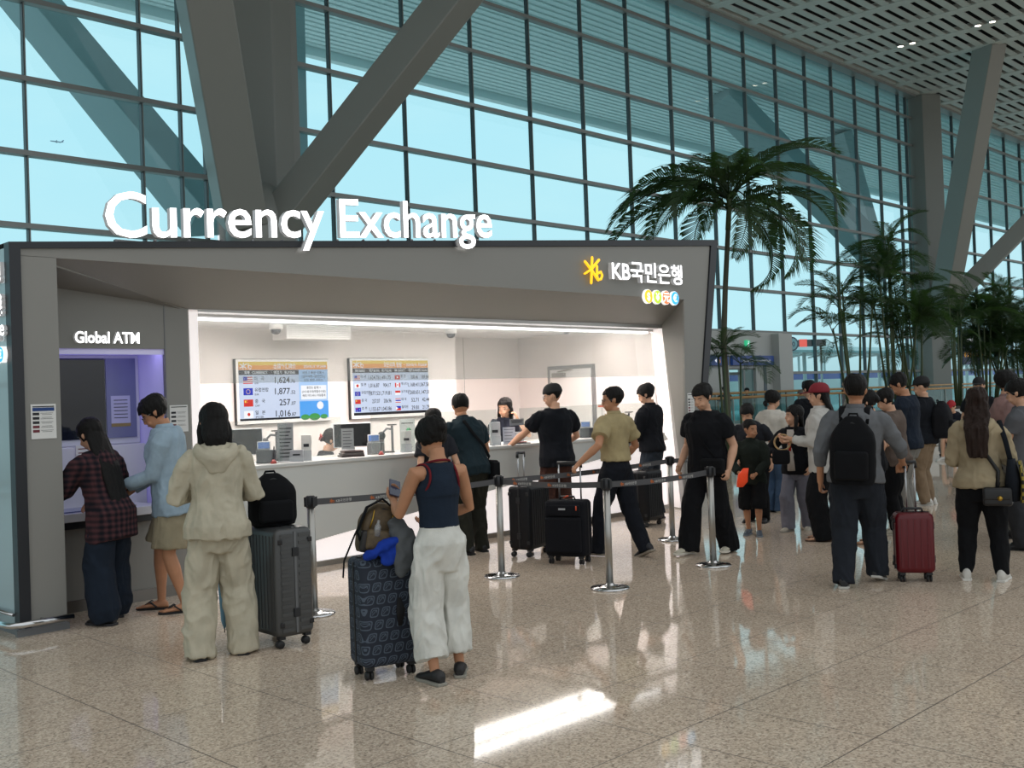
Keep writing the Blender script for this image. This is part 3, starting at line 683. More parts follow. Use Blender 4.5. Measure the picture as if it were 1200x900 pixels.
def person(label, loc, rel, h, top, low, hair, skin=None, fem=False, lean=0, hy=0, hp=0, tilt=0, twist=0, armL=None, armR=None, legL=None, legR=None, shoe=None, sit=0, vox=0.0085, girth=1.0, glasses=None, cap=None, child=False, group=None, stand=0.0, face=True, bare_feet=False, extra=None):
    """rel: heading in degrees, 0 = back to the camera, 90 = left profile, 180 = facing the camera"""
    r0 = -math.degrees(math.atan2(loc[0], loc[1])); rz = R(r0+rel)
    skin = skin or SKIN; P = Person(); P.W = M.Translation(V((loc[0], loc[1], stand))) @ M.Rotation(rz, 4, 'Z'); P.h = h
    hs = 1.18 if child else 1.0            # head scale
    hipz = (0.52-sit)*h
    p0 = V((0, 0, hipz)); Rt = M.Rotation(R(twist), 3, 'Z') @ M.Rotation(R(tilt), 3, 'Y') @ M.Rotation(-R(lean), 3, 'X')
    T = lambda x, y, z: p0+Rt @ V((x*h, y*h, z*h))
    Rh = Rt @ M.Rotation(R(lean)*0.75, 3, 'X') @ M.Rotation(R(hy), 3, 'Z') @ M.Rotation(-R(hp), 3, 'X')
    hb = T(0, 0.004, 0.334)                # top of the neck
    hk = h*0.141/0.23 if not child else h*0.158/0.23
    HD = lambda x, y, z: hb+Rh @ (V((x, y, z))*hk)
    sw = (0.094 if fem else 0.106)*girth**.5
    j = {}
    for s, arm in ((-1, armL), (1, armR)):
        S = T(s*sw, 0, 0.268); a = arm or {}
        w = a.get('w'); 
        if 'world' in a: Wp = P.W.inverted() @ V(a['world'])
        elif w is None: Wp = T(s*(sw+0.035), 0.02, -0.025)
        elif a.get('root'): Wp = V(w)*h
        else: Wp = T(*w)
        pole = V(a.get('pole', (s*0.35, -1, 0)))
        if not a.get('root'): pole = Rt @ pole
        E, Wp = ik(S, Wp, 0.172*h, 0.150*h, pole)
        fd = (Wp-E).normalized()
        hd = V(a['hd']).normalized() if 'hd' in a else (fd*0.92+V((0, 0, -0.1))).normalized()
        hn = V(a.get('hn', (-s, 0.1, 0))); hn = (hn-hd*hn.dot(hd)).normalized()
        j[s] = (S, E, Wp, hd, hn, a.get('curl', 0.35))
    lg = {}
    for s, leg in ((-1, legL), (1, legR)):
        l = leg or {}; H_ = p0+M.Rotation(R(twist), 3, 'Z') @ V((s*0.05*h, 0, -0.02*h))
        A = V(l.get('a', (s*0.062, 0.0, 0.043)))*h
        K, A = ik(H_, A, 0.235*h, 0.232*h, V(l.get('pole', (s*0.12, 1, 0))))
        lg[s] = (H_, K, A, l.get('yaw', -s*9), l.get('pitch', 0))
    P.j = j; P.lg = lg; P.T = T; P.Rt = Rt; P.HD = HD; P.Rh = Rh; P.hk = hk
    g = girth
    PROF = [(-0.075, .070, .052, 0), (-0.045, .088, .066, -.006), (0, .092 if not fem else .094, .070, -.008), (0.05, .082 if not fem else .075, .062, 0), (0.10, .080 if not fem else .068, .058, .004), (0.15, .086 if not fem else .074, .062, .008), (0.20, .096 if not fem else .084, .068, .008), (0.245, .101 if not fem else .087, .064, .002), (0.272, .091 if not fem else .079, .054, -.004), (0.292, .066, .045, -.006), (0.308, .046, .040, -.006), (0.326, .035, .034, -.004)]
    def torso(mb, z0, z1, e, k=1.0, n=20, flare=0.0, lw=0, tops=1.0, seat=False):
        zs = [z for z, *_ in PROF if z0 < z < z1]; zs = [z0]+zs+[z1]; rings = []
        for z in zs:
            zz = max(-0.075, min(0.326, z))
            for a, b in zip(PROF, PROF[1:]):
                if a[0] <= zz <= b[0]:
                    t = (zz-a[0])/(b[0]-a[0]); rx, ry, cy = (a[i]+(b[i]-a[i])*t for i in (1, 2, 3)); break
            if z < -0.045: rx, ry, cy = .088, .066, -.006
            if seat and z < -.03: t_ = min(1, (-.03-z)/.075); rx, ry = rx*(1-.12*t_), ry*(1-.38*t_)
            gg = g if z < 0.27 else 1+(g-1)*.4
            rx = rx*gg*k+e+flare*max(0, .2-z); ry = ry*gg*k+e+flare*max(0, .2-z)
            if lw and z < .0: rx = max(rx, .052+lw*1.0); ry = max(ry, lw+.012)
            elif lw and z < .06: t = (.06-z)/.06; rx = max(rx, rx+(.052+lw-rx)*t*.8)
            if z > 0.29: rx *= tops
            f = min(1, max(0, (z+0.05)/0.12)); f = f if lean else 1
            c = T(0, cy, z) if z > 0 or not lean else (p0+V((0, cy*h, z*h))).lerp(T(0, cy, z), f)
            R_ = Rt; rings.append((c, R_ @ V((rx*h, 0, 0)), (R_ @ V((0, ry*h, 0)))))
        mb.loft(rings, n)
    # ---- body: one continuous skin surface
    b = MB(); torso(b, -0.045, 0.326, 0, 0.86)
    b.tube([T(0, -.006, .29), T(0, -.002, .325), hb+Rh @ V((0, -.012, .035))*hk], [.034*h, .030*h*hs, .031*h*hs], 14)
    HR = [(-.004, .046, .014, .012), (.012, .040, .036, .034), (.035, .030, .050, .056), (.065, .016, .062, .076), (.095, .004, .070, .089), (.125, .0, .0735, .094), (.155, -.004, .074, .094), (.185, -.008, .067, .084), (.21, -.012, .050, .062), (.226, -.014, .026, .032)]
    b.loft([(HD(0, cy, z), Rh @ V((rx*hk, 0, 0)), Rh @ V((0, ry*hk, 0))) for z, cy, rx, ry in HR], 20)
    b.tube([HD(0, .088, .118), HD(0, .100, .088), HD(0, .102, .077), HD(0, .089, .069)], [.007*hk, .010*hk, .0125*hk, .009*hk], 8)
    for s in (-1, 1):
        b.loft([(HD(s*.070, -.004, .078), Rh @ V((.008*hk, 0, 0)), Rh @ V((0, .008*hk, 0))), (HD(s*.079, -.006, .098), Rh @ V((.009*hk, 0, 0)), Rh @ V((0, .017*hk, 0))), (HD(s*.080, -.012, .118), Rh @ V((.008*hk, 0, 0)), Rh @ V((0, .018*hk, 0))), (HD(s*.074, -.012, .13), Rh @ V((.005*hk, 0, 0)), Rh @ V((0, .010*hk, 0)))], 10)
        b.ell(HD(s*.034, .066, .058), (.022*hk,)*3, 10, 6)
    b.tube([HD(-.02, .088, .046), HD(0, .093, .046), HD(.02, .088, .046)], .006*hk, 8)
    kk = .92 if fem else 1.0
    for s in (-1, 1):
        S, E, Wp, hd, hn, curl = j[s]
        b.tube([S.lerp(T(0, 0, .25), .3), S, S.lerp(E, .3), S.lerp(E, .7), E, E.lerp(Wp, .3), E.lerp(Wp, .75), Wp, Wp+hd*.012*h], [q*h*kk*g**.5 for q in ((.036, .034, .0305, .0265, .0235, .0255, .0185, .0150, .0150) if top['style'] == 'tank' else (.022, .022, .0235, .0245, .0232, .0250, .0185, .0150, .0150) if top['style'] in ('tee', 'shirt') else (.028, .026, .024, .021, .019, .018, .0165, .0150, .0150))], 12)
        thumb = hd.cross(hn)*(1 if s > 0 else -1)
        Lp = .055*h; wv = thumb
        b.loft([(Wp, wv*.015*h, hn*.011*h), (Wp+hd*Lp*.4, wv*.021*h, hn*.0105*h), (Wp+hd*Lp*.8, wv*.0235*h, hn*.009*h), (Wp+hd*Lp*1.02, wv*.022*h, hn*.0075*h)], 12)
        for i, (off, L, r) in enumerate(((.0165, .040, .0053), (.0058, .044, .0055), (-.0052, .041, .0052), (-.0155, .033, .0046))):
            q = Wp+hd*Lp*.95+wv*off*h; pts = [q-hd*.012*h, q]; ang = 0
            for t, sg in enumerate((.42, .33, .25)):
                ang += curl*(1.0+.3*t+.1*i); q = q+(hd*math.cos(ang)+hn*math.sin(ang)+wv*off*4*max(0, .5-curl))*L*h*sg; pts.append(q)
            b.tube(pts, [r*h, r*h, r*h*.95, r*h*.88, r*h*.72], 8, roundcap=True)
        q = Wp+hd*.016*h+wv*.014*h; d1 = (hd*.72+wv*.62+hn*.25).normalized(); d2 = (hd*.95+wv*.1+hn*(.15+curl*.6)).normalized()
        b.tube([q, q+d1*.020*h, q+d1*.020*h+d2*.017*h, q+d1*.020*h+d2*.030*h], [.0085*h, .0072*h, .006*h, .0045*h], 8, roundcap=True)
        H_, K, A, yaw, pit = lg[s]
        b.tube([H_.lerp(p0, .3)+V((0, 0, .01*h)), H_, H_.lerp(K, .35), H_.lerp(K, .8), K, K.lerp(A, .28), K.lerp(A, .7), A, A-V((0, 0, .018*h))], [q_*h*g**.5 for q_ in (.043, .044, .041, .034, .031, .033, .0225, .0185, .019)], 12)
        fr_ = M.Rotation(R(yaw+twist), 3, 'Z') @ M.Rotation(R(pit), 3, 'X'); P.lg[s] = (H_, K, A, fr_)
        F = lambda x, y, z, A=A, fr_=fr_: A+fr_ @ (V((x, y, z))*h)
        if bare_feet:
            b.loft([(F(0, -.030, -.026), V((.015*h, 0, 0)), fr_ @ V((0, 0, .014*h))), (F(0, -.01, -.018), fr_ @ V((.019*h, 0, 0)), fr_ @ V((0, 0, .023*h))), (F(0, .03, -.022), fr_ @ V((.021*h, 0, 0)), fr_ @ V((0, 0, .017*h))), (F(0, .075, -.028), fr_ @ V((.025*h, 0, 0)), fr_ @ V((0, 0, .010*h))), (F(0, .095, -.031), fr_ @ V((.024*h, 0, 0)), fr_ @ V((0, 0, .007*h)))], 12)
            for i in range(5):
                x = -s*(.018-i*.009); b.tube([F(x, .088, -.031), F(x, .112-i*.004, -.032)], [.0055*h, .005*h], 8, roundcap=True)
        else: b.tube([A, F(0, .02, -.022), F(0, .08, -.030)], [.018*h, .017*h, .012*h], 10)
    body = remesh(b, min(vox, 0.0075), 2, 'person', skin); body.matrix_world = P.W; P.o = body
    tag(body, label, 'person', group)
    # ---- garments
    def garm(mb, name, m_, v=None, folds=.004, sc_=(9, 9, 5), smooth=3, off=0):
        sd = random.uniform(0, 50)
        def dsp(co, n):
            q = V((co.x*sc_[0]+sd, co.y*sc_[1], co.z*sc_[2]))
            w_ = V((noise.noise(q*.7), noise.noise(q*.7+V((9, 0, 0))), noise.noise(q*.7+V((0, 9, 0)))))
            r1 = 1-2.2*abs(noise.noise(q*.8+w_*.6)); r2 = 1-2*abs(noise.noise(q*1.9+w_))
            k_ = min(1, max(0, (off-co.z)/.10)) if off else 1
            return k_*folds*max(-.40, r1*.9+r2*.55-.55)*(h/1.7)
        return remesh(mb, v or vox, smooth, name, m_, body, dsp if folds else None)
    P.garm = garm; P.torso = torso
    def sleeves(mb, frac, r0, r1, r2, e=0.0):
        for s in (-1, 1):
            S, E, Wp, *_ = j[s]; total = frac
            pts = [S.lerp(T(0, 0, .255), .5), S, S.lerp(E, .12)]; rr = [r0*.9, r0*.88, r0]
            if frac <= .5: pts += [S.lerp(E, frac), S.lerp(E, frac*2)]; rr += [(r0+r1)/2, r1]
            else:
                f2 = (frac-.5)*2; pts += [S.lerp(E, .5), E, E.lerp(Wp, f2*.6), E.lerp(Wp, f2)]; rr += [(r0+r1)/2, r1, (r1+r2)/2, r2]
            mb.tube(pts, [q*h for q in rr], 14)
    tp = dict(top); st = tp['style']; tm = tp['mat']; e = tp.get('e', .010); hem = tp.get('hem', -.04); fl = tp.get('flare', 0)
    m_ = MB(); pr = {'tee': (.5*.62, .042, .044, 0), 'shirt': (.5*.66, .043, .045, 0), 'long': (.97, .042, .033, .025), 'jacket': (.97, .045, .038, .029), 'tank': None}[st]
    if st == 'tank':
        torso(m_, hem, .215, e, 1.0)
        rg = []
        for z, rx, ry in ((.18, .080, .066), (.215, .080, .068), (.245, .072, .066), (.272, .066, .056), (.292, .062, .048), (.304, .052, .043)): rg.append((T(0, .002, z), Rt @ V(((rx+.004)*h, 0, 0)), Rt @ V((0, (ry+.006)*h, 0))))
        m_.loft(rg, 20)
        tr = MB(); tr.tube([T(.047*math.cos(a), -.002+.044*math.sin(a), .303-.012*math.sin(a)) for a in [i*math.pi/12 for i in range(25)]], .0045*h, 8); tr.build('neck_trim', fab('trim_red', '#6a1d25'), body)
        for s in (-1, 1):
            tr = MB(); tr.tube([T(s*(.070+.012*math.cos(a)-.010*math.sin(a)), .004+.058*math.cos(a), .245+.055*math.sin(a)) for a in [i*math.pi/12 for i in range(25)]], .0045*h, 8); tr.build('armhole_trim', fab('trim_red', '#6a1d25'), body)
    else:
        torso(m_, hem, tp.get('neck', .318), e, 1.0, flare=fl, tops=1.12, lw=(.066 if low['style'] in ('wide', 'baggy', 'shorts') else .062)*low.get('w', 1.0)*g**.5+e*.35 if hem < -.005 else 0)
        fr, a_, b_, c_ = pr; k = tp.get('w', 1.0); fr = tp.get('sl', fr); sleeves(m_, fr, a_*k, b_*k, c_*k)
        if tp.get('collar'):
            cm = MB(); cm.loft([(T(0, -.004, .298), Rt @ V((.045*h, 0, 0)), Rt @ V((0, .042*h, 0))), (T(0, .0, .322), Rt @ V((.044*h, 0, 0)), Rt @ V((0, .043*h, 0))), (T(0, .002, .338), Rt @ V((.039*h, 0, 0)), Rt @ V((0, .039*h, 0)))], 18, caps=False)
            for s in (-1, 1): cm.prism([T(s*.006, .046, .312), T(s*.038, .034, .322), T(s*.03, .05, .285)], Rt @ V((0, .004*h, 0)))
            cc = cm.build('collar', tp.get('cmat', tm), body); md = cc.modifiers.new('t', 'SOLIDIFY'); md.thickness = .006
    P.top = garm(m_, {'tee': 't_shirt', 'shirt': 'shirt', 'long': 'sweater', 'jacket': 'jacket', 'tank': 'tank_top'}[st] if 'name' not in tp else tp['name'], tm, folds=tp.get('folds', .011), sc_=tp.get('sc', (8, 8, 5)))
    if tp.get('hood'):
        hm = MB()
        pts = [T(s_*.07*math.cos(a), -.02-.062*math.sin(a), .305-.05*max(0, math.sin(a))) for a in [i*math.pi/8 for i in range(9)] for s_ in (1,)]
        hm.tube(pts, [.016*h]+[.024*h]*7+[.016*h], 10, flat=1.3); hm.loft([(T(0, -.055, .30), Rt @ V((.06*h, 0, 0)), Rt @ V((0, .03*h, .0))), (T(0, -.075, .255), Rt @ V((.062*h, 0, 0)), Rt @ V((0, .03*h, 0))), (T(0, -.07, .205), Rt @ V((.03*h, 0, 0)), Rt @ V((0, .018*h, 0)))], 14)
        garm(hm, 'hood', tm, folds=.004)
    lo = dict(low); ls = lo['style']; lm = lo['mat']; m_ = MB()
    wz = lo.get('waist', .065)
    LR = {'slim': [(.0, .060), (.25, .057), (.5, .044), (.55, .042), (.75, .040), (1, .027)], 'straight': [(.0, .062), (.25, .060), (.5, .050), (.75, .045), (1, .041)], 'wide': [(.0, .055), (.12, .057), (.3, .060), (.5, .061), (.75, .060), (1, .058)], 'baggy': [(.0, .058), (.25, .064), (.5, .066), (.75, .070), (.93, .072), (1, .050)]}[{'shorts': 'wide', 'skirt': 'wide'}.get(ls, ls)]
    end = lo.get('end', 1.0); wk = lo.get('w', 1.0)
    torso(m_, -.105, wz, e*0.35+.002, 1.0, seat=True)
    for s in (-1, 1):
        H_, K, A, fr_ = P.lg[s]
        AA = A+V((0, 0, lo.get('drop', -.022)*h))
        pth = lambda t: H_.lerp(K, t*2) if t <= .5 else K.lerp(AA, (t-.5)*2)
        def rad(t):
            for a, b2 in zip(LR, LR[1:]):
                if a[0] <= t <= b2[0]: return a[1]+(b2[1]-a[1])*(t-a[0])/(b2[0]-a[0])
            return LR[-1][1]
        ts = [t for t in (0, .1, .2, .3, .4, .5, .6, .7, .8, .9, 1.0) if t < end-.02]+[end]
        if ls == 'shorts': rr = [.056+.012*t/end for t in ts]
        else: rr = [rad(t) for t in ts]
        pts = [H_.lerp(p0, .35)+V((0, 0, .012*h))]+[pth(t) for t in ts]
        m_.tube(pts, [q*h*wk*g**.5 for q in [rr[0]*.95]+rr], 16)
    if ls == 'skirt':
        m_.loft([(p0+V((0, 0, .02*h)), V((.085*h, 0, 0)), V((0, .066*h, 0))), (p0-V((0, 0, .25*h)), V((.10*h, 0, 0)), V((0, .085*h, 0)))], 18)
    P.low = garm(m_, {'shorts': 'shorts', 'skirt': 'skirt'}.get(ls, 'trousers'), lm, folds=lo.get('folds', .012), sc_=lo.get('sc', (9, 9, 4.5)), off=hipz+wz*h-.01)
    # ---- shoes
    sh = shoe or {}
    for s in (-1, 1):
        H_, K, A, fr_ = P.lg[s]; F = lambda x, y, z, A=A, fr_=fr_: A+fr_ @ (V((x, y, z))*h)
        X = lambda q, fr_=fr_: fr_ @ V((q*h, 0, 0)); Zv = lambda q, fr_=fr_: fr_ @ V((0, 0, q*h))
        kind = sh.get('style', 'sneaker'); um = sh.get('mat', BLACK); sm_ = sh.get('sole', um)
        outl = [(-.022, -.050), (-.026, -.02), (-.022, .03), (-.028, .08), (-.018, .108), (.004, .115), (.024, .100), (.028, .07), (.022, .03), (.024, -.02), (.018, -.050)]
        outl = [(-s*x, y) for x, y in outl] if s > 0 else outl
        so = MB(); so.prism([F(x*1.04, y*1.03, -.043) for x, y in outl], fr_ @ V((0, 0, (.012 if kind != 'sandal' else .009)*h)))
        if kind == 'sandal':
            u = so.build('sandal', sm_, body, bevel=.004)
            stp = MB(); stp.tube([F(s*.0, .086, -.028), F(-s*.018, .05, -.005), F(-s*.026, .018, -.03)], .0055*h, 8, flat=.5); stp.tube([F(s*.0, .086, -.028), F(s*.016, .05, -.005), F(s*.026, .018, -.03)], .0055*h, 8, flat=.5)
            if sh.get('bar'): stp.tube([F(-.027, .055, -.034), F(0, .058, -.008), F(.027, .055, -.034)], .012*h, 8, flat=.4)
            stp.build('strap', um, u)
        else:
            up = MB(); rz_ = 1.25 if kind == 'chunky' else 1.0
            up.loft([(F(0, -.048, -.022), X(.012), Zv(.014)), (F(0, -.038, -.012), X(.021), Zv(.024*rz_)), (F(0, -.005, -.010), X(.0235), Zv(.027*rz_)), (F(0, .030, -.016), X(.0235), Zv(.021*rz_)), (F(0, .065, -.024), X(.0255), Zv(.015*rz_)), (F(0, .095, -.028), X(.022), Zv(.012*rz_)), (F(0, .110, -.031), X(.012), Zv(.007))], 14)
            u = up.build('shoe', um, body); so.build('sole', sm_, u, bevel=.004)
    # ---- hair
    hr = dict(hair); hm_ = hr.get('mat', HAIRB); st = hr['style']; m_ = MB(); HX = lambda q: Rh @ V((q*hk, 0, 0)); HY = lambda q: Rh @ V((0, q*hk, 0))
    vol = hr.get('vol', .014) if not cap else .004; tpr = .007 if st == 'short' else 0
    m_.loft([(HD(0, cy-.004, z+dz), HX(rx+vol+ex), HY(ry+vol+ex)) for z, cy, rx, ry, dz, ex in ((.06, .010, .055, .066, 0, -.004-tpr), (.09, .004, .0690, .086, 0, -.002-tpr*.9), (.125, 0, .0735, .094, 0, .002-tpr*.4), (.155, -.004, .074, .094, .002, .004), (.185, -.008, .067, .084, .006, .005), (.21, -.012, .050, .062, .010, .004), (.226, -.014, .026, .032, .014, .0))], 20)
    if st in ('long', 'half'):
        L = hr.get('len', .30); wv = hr.get('wide', .085)
        rg = [(HD(0, -.045, .15), HX(.072), HY(.055)), (HD(0, -.062, .08), HX(wv*.95), HY(.045))]
        k = 5
        for i in range(1, k+1):
            t = i/k; q = HD(0, -.066, .06)+Rt @ V((0, -.030*h*min(1, t*2.2)*hr.get('out', 1), -L*h*t))
            q += (Rt @ V((0, -math.tan(R(lean))*0, 0)))
            rg.append((q, HX(wv*(1-.35*t**2)), HY(.034*(1-.35*t))))
        m_.loft(rg, 16)
        if hr.get('front'):
            for s in (-1, 1): m_.tube([HD(s*.074, .01, .13), HD(s*.086, .0, .06), HD(s*.085, .01, -.01), HD(s*.075, .02, -.09)], [.022*hk, .026*hk, .026*hk, .014*hk], 10)
    if st == 'bob': m_.loft([(HD(0, -.02, .13), HX(.082), HY(.085)), (HD(0, -.03, .06), HX(.090), HY(.075)), (HD(0, -.04, .0), HX(.082), HY(.06)), (HD(0, -.045, -.02), HX(.06), HY(.045))], 16)
    if st == 'bun':
        m_.ell(HD(0, -.10, hr.get('bz', .07)), (.042*hk, .036*hk, .036*hk)); m_.ell(HD(.02, -.11, hr.get('bz', .07)-.02), (.03*hk,)*3)
    if st == 'ponytail': m_.tube([HD(0, -.085, .12), HD(0, -.13, .11), HD(0, -.145, .05), HD(0, -.13, -.04), HD(0, -.12, -.09)], [.02*hk, .028*hk, .032*hk, .026*hk, .008*hk], 12)
    inv = Rh.inverted(); fz = hr.get('fringe', .150); nape = hr.get('nape', .062)
    def face_cut(c):
        q = (inv @ (c-hb))/hk
        if q.z < -.03 or q.y < -.1: return False
        az = math.atan2(abs(q.x), q.y)               # 0 in front, pi behind
        lim = fz if az < .75 else fz+(.088-fz)*min(1, (az-.75)/.55) if az < 1.3 else (.088 if az < 1.45 else nape)
        if st in ('long', 'bob', 'half') and az > 1.25: return False
        if st == 'ponytail' and az > 2: return False
        rr_ = math.hypot(q.x, q.y)
        return q.z < lim and rr_ < .135 and q.y > -.12
    amp = hr.get('amp', .0055)
    sd_ = random.uniform(0, 40)
    def hdsp(co, n):
        q = inv @ (co-hb); return amp*(noise.noise(V((q.x*55+sd_, q.y*55, q.z*9)))+.7*noise.noise(V((q.x*22, q.y*22+sd_, q.z*7))))
    P.hair = remesh(m_, hr.get('vox', .0075), 2, 'hair', hm_, body, hdsp, face_cut)
    md = P.hair.modifiers.new('t', 'SOLIDIFY'); md.thickness = .006; md.offset = -1
    # ---- face
    if face:
        for s in (-1, 1):
            fm_ = MB(); fm_.ell(HD(s*.031, .0795, .103), (.0115*hk, .006*hk, .0042*hk), 10, 6); fm_.build('eye', EYEW, body)
            bw = MB(); bw.tube([HD(s*.016, .0895, .119), HD(s*.034, .0855, .124), HD(s*.05, .072, .119)], .0032*hk, 6, flat=1.2); bw.build('eyebrow', HAIRB, body)
        lp = MB(); lp.tube([HD(-.018, .084, .046), HD(0, .0935, .047), HD(.018, .084, .046)], [.003*hk, .0052*hk, .003*hk], 8); lp.build('lips', LIP, body)
    if glasses:
        gm = MB()
        for s in (-1, 1):
            gm.tube([HD(s*.033+math.cos(a)*.023, .103-.006*abs(math.cos(a)), .101+math.sin(a)*.019) for a in [i*math.pi/6 for i in range(13)]], .0017*hk, 6)
            gm.tube([HD(s*.056, .098, .106), HD(s*.079, .05, .112), HD(s*.085, -.01, .112)], .0016*hk, 6)
        gm.tube([HD(-.01, .104, .106), HD(.01, .104, .106)], .0016*hk, 6); gm.build('spectacles', glasses, body)
    if cap:
        cm = MB(); cy = -1 if cap.get('back') else 1
        cm.loft([(HD(0, cyy, z), HX(rx), HY(ry)) for z, cyy, rx, ry in ((.142, -.004, .089, .109), (.16, -.004, .089, .109), (.19, -.006, .084, .102), (.22, -.008, .070, .086), (.242, -.01, .045, .055), (.25, -.01, .008, .01))], 22)
        br = MB(); ring = []
        for t in (0, .35, .7, .9, 1): ring.append((HD(0, cy*(.06+.135*t), .152-.020*t*t), HX(.084*(1-.38*t*t)), Rh @ V((0, 0, .006*hk))))
        br.loft(ring, 16); cm.ell(HD(0, -.01, .25), (.008*hk,)*3, 8, 5)
        c_ = cm.build('cap', cap['mat'], body)
        if not cap.get('back'): br.build('brim', cap['mat'], c_)
    return P

def at(P, q): return P.W @ V(q)

random.seed(11)
F_ = fab
def T_(style, mn, c, **k): return dict(style=style, mat=F_(mn, c), **k)
def H_(style, **k): return dict(style=style, **k)
def S_(mn, c, sole=None, style='sneaker', **k): return dict(style=style, mat=mat(mn, c, 0.6), sole=mat('sole_'+(sole or c)[1:], sole or c, 0.7), **k)
def plaid():
    m = fab('plaid_dark', '#241f28'); nt = m.node_tree; b = nt.nodes['Principled BSDF']; L = nt.links.new
    tc = nd(nt, 'ShaderNodeTexCoord'); w1 = nd(nt, 'ShaderNodeTexWave', i_Scale=7.0, bands_direction='Z'); w2 = nd(nt, 'ShaderNodeTexWave', i_Scale=7.0, bands_direction='X')
    L(tc.outputs['Object'], w1.inputs[0]); L(tc.outputs['Object'], w2.inputs[0])
    ad = nd(nt, 'ShaderNodeMath', operation='ADD'); L(w1.outputs[1], ad.inputs[0]); L(w2.outputs[1], ad.inputs[1])
    dv = nd(nt, 'ShaderNodeMath', operation='MULTIPLY'); dv.inputs[1].default_value = .5; L(ad.outputs[0], dv.inputs[0])
    r_ = ramp(nt, [(0.1, (0.007, 0.007, 0.012)), (0.5, (0.030, 0.016, 0.020)), (0.95, (0.075, 0.030, 0.034))]); L(dv.outputs[0], r_.inputs[0]); L(r_.outputs[0], b.inputs['Base Color']); return m
PP = {}
BLK = dict(style='sneaker', mat=mat('shoe_black', '#17171a', 0.5), sole=mat('sole_0e0e10', '#0e0e10', 0.7))

PP['atm_girl'] = person('person with long black hair in dark plaid shirt, at cash machine', (3.68, 8.17), 42, 1.63, dict(style='shirt', mat=plaid(), hem=-.13, e=.024, sl=.80, w=1.12, name='shirt', flare=.05),
    T_('baggy', 'cargo_navy', '#1b2430', w=1.06, drop=-.03), H_('long', len=.40, wide=.105, out=1.5, fringe=.14), fem=True, lean=13, tilt=-3, hp=14,
    armL=dict(w=(-.12, .27, .08), pole=(-1, -.3, -.3), hn=(0, 0, -1)), armR=dict(w=(.10, .20, .10), pole=(1, -.5, -.5), hn=(0, 0, -1)), legL=dict(a=(-.085, -.05, .043)), legR=dict(a=(.085, .07, .043), yaw=-30), shoe=S_('shoe_black_white', '#1a1a1d', '#26262a'))
PP['atm_man'] = person('person in light blue shirt, beige shorts and flip-flops, at cash machine', (4.20, 8.14), 84, 1.80, T_('long', 'shirt_sky', '#93a7b5', hem=-.075, e=.026, w=1.12, collar=True, name='shirt', flare=.0, sl=.90),
    T_('shorts', 'shorts_khaki', '#8f866f', end=.44, w=1.15), H_('short', fringe=.150, nape=.05, vol=.018), lean=5, hp=30, glasses=LENS, bare_feet=True, skin=SKIN2,
    armL=dict(w=(-.05, .21, .075), pole=(-.3, -1, -.4), hn=(.3, 0, .9), curl=.7), armR=dict(w=(.05, .20, .04), pole=(.6, -1, -.5), hn=(-.5, 0, .9), curl=.7), legL=dict(a=(-.06, -.045, .043), yaw=8), legR=dict(a=(.065, .07, .043)), shoe=S_('flipflop_black', '#111214', style='sandal'))
PP['hood'] = person('person in cream velour hooded tracksuit seen from behind, beside grey suitcase', (3.60, 6.37), 4, 1.69,
    T_('jacket', 'velour_cream', '#b7b09c', hem=-.05, e=.020, w=.96, hood=True, name='hooded_jacket', folds=.017, sc=(10, 10, 4), flare=.06), T_('wide', 'velour_cream', '#b7b09c', end=1.0, w=1.04, drop=-.036, folds=.019), H_('half', len=.075, wide=.092, nape=.03, fringe=.145, front=True, vol=.017), fem=True,
    armL=dict(w=(-.085, .17, .115), pole=(-.8, -.7, -.9), hn=(0, 0, 1)), armR=dict(w=(.085, .17, .115), pole=(.8, -.7, -.9), hn=(0, 0, 1)), legL=dict(a=(-.086, -.01, .043)), legR=dict(a=(.086, .02, .043)), hp=22, shoe=S_('shoe_dark', '#2a2a2c', '#15161a'), vox=.008)
PP['white'] = person('person in navy tank top and wide white trousers looking at a phone', (4.12, 4.72), 26, 1.56, T_('tank', 'tank_navy', '#1d2836', hem=.06, e=.006, folds=.004),
    T_('wide', 'trousers_white', '#cfcfc8', waist=.085, end=.86, w=1.0, drop=-.02, folds=.019), H_('bun', bz=.155, fringe=.150, nape=.02, vol=.02, amp=.008), fem=True, skin=SKIN2,
    armL=dict(w=(-.10, .20, .15), pole=(-.4, -1, -.6), hn=(.2, -.5, .8), hd=(.35, .75, .55), curl=.5), armR=dict(w=(.06, .16, .08), pole=(1, -.6, -.3), hn=(-.5, 0, .8)),
    legL=dict(a=(-.055, -.03, .043), yaw=10), legR=dict(a=(.075, .02, .043), yaw=-30), hp=24, hy=8, glasses=LENS, shoe=S_('shoe_black_flat', '#1c1b1c', '#8d8a80'), vox=.0075)
PP['green'] = person('person in dark teal polo leaning on service counter, with a crossbody bag', (7.74, 8.31), 34, 1.74, T_('tee', 'polo_teal', '#1c2a30', hem=-.05, e=.020, w=1.05, collar=True, name='polo_shirt'),
    T_('straight', 'trousers_olive', '#26261f', drop=-.03), H_('short', fringe=.155, nape=.085, vol=.012), girth=1.16, lean=15, hp=12, hy=-20, skin=SKIN2,
    armL=dict(w=(-.10, .24, .12), hn=(0, 0, -1), pole=(-1, -.4, -.2)), armR=dict(w=(.12, .20, .10), hn=(0, 0, -1), pole=(.8, -.8, -.5)), legL=dict(a=(-.07, -.03, .043)), legR=dict(a=(.07, .02, .043)), shoe=BLK)
PP['behind'] = person('person with dark brown hair mostly hidden behind the teal polo', (7.25, 8.33), 25, 1.57, T_('tee', 'tee_charcoal', '#22242a', e=.014), T_('straight', 'trousers_black', '#101114'), H_('half', len=.08, wide=.085), fem=True, hp=12, shoe=BLK, vox=.010)
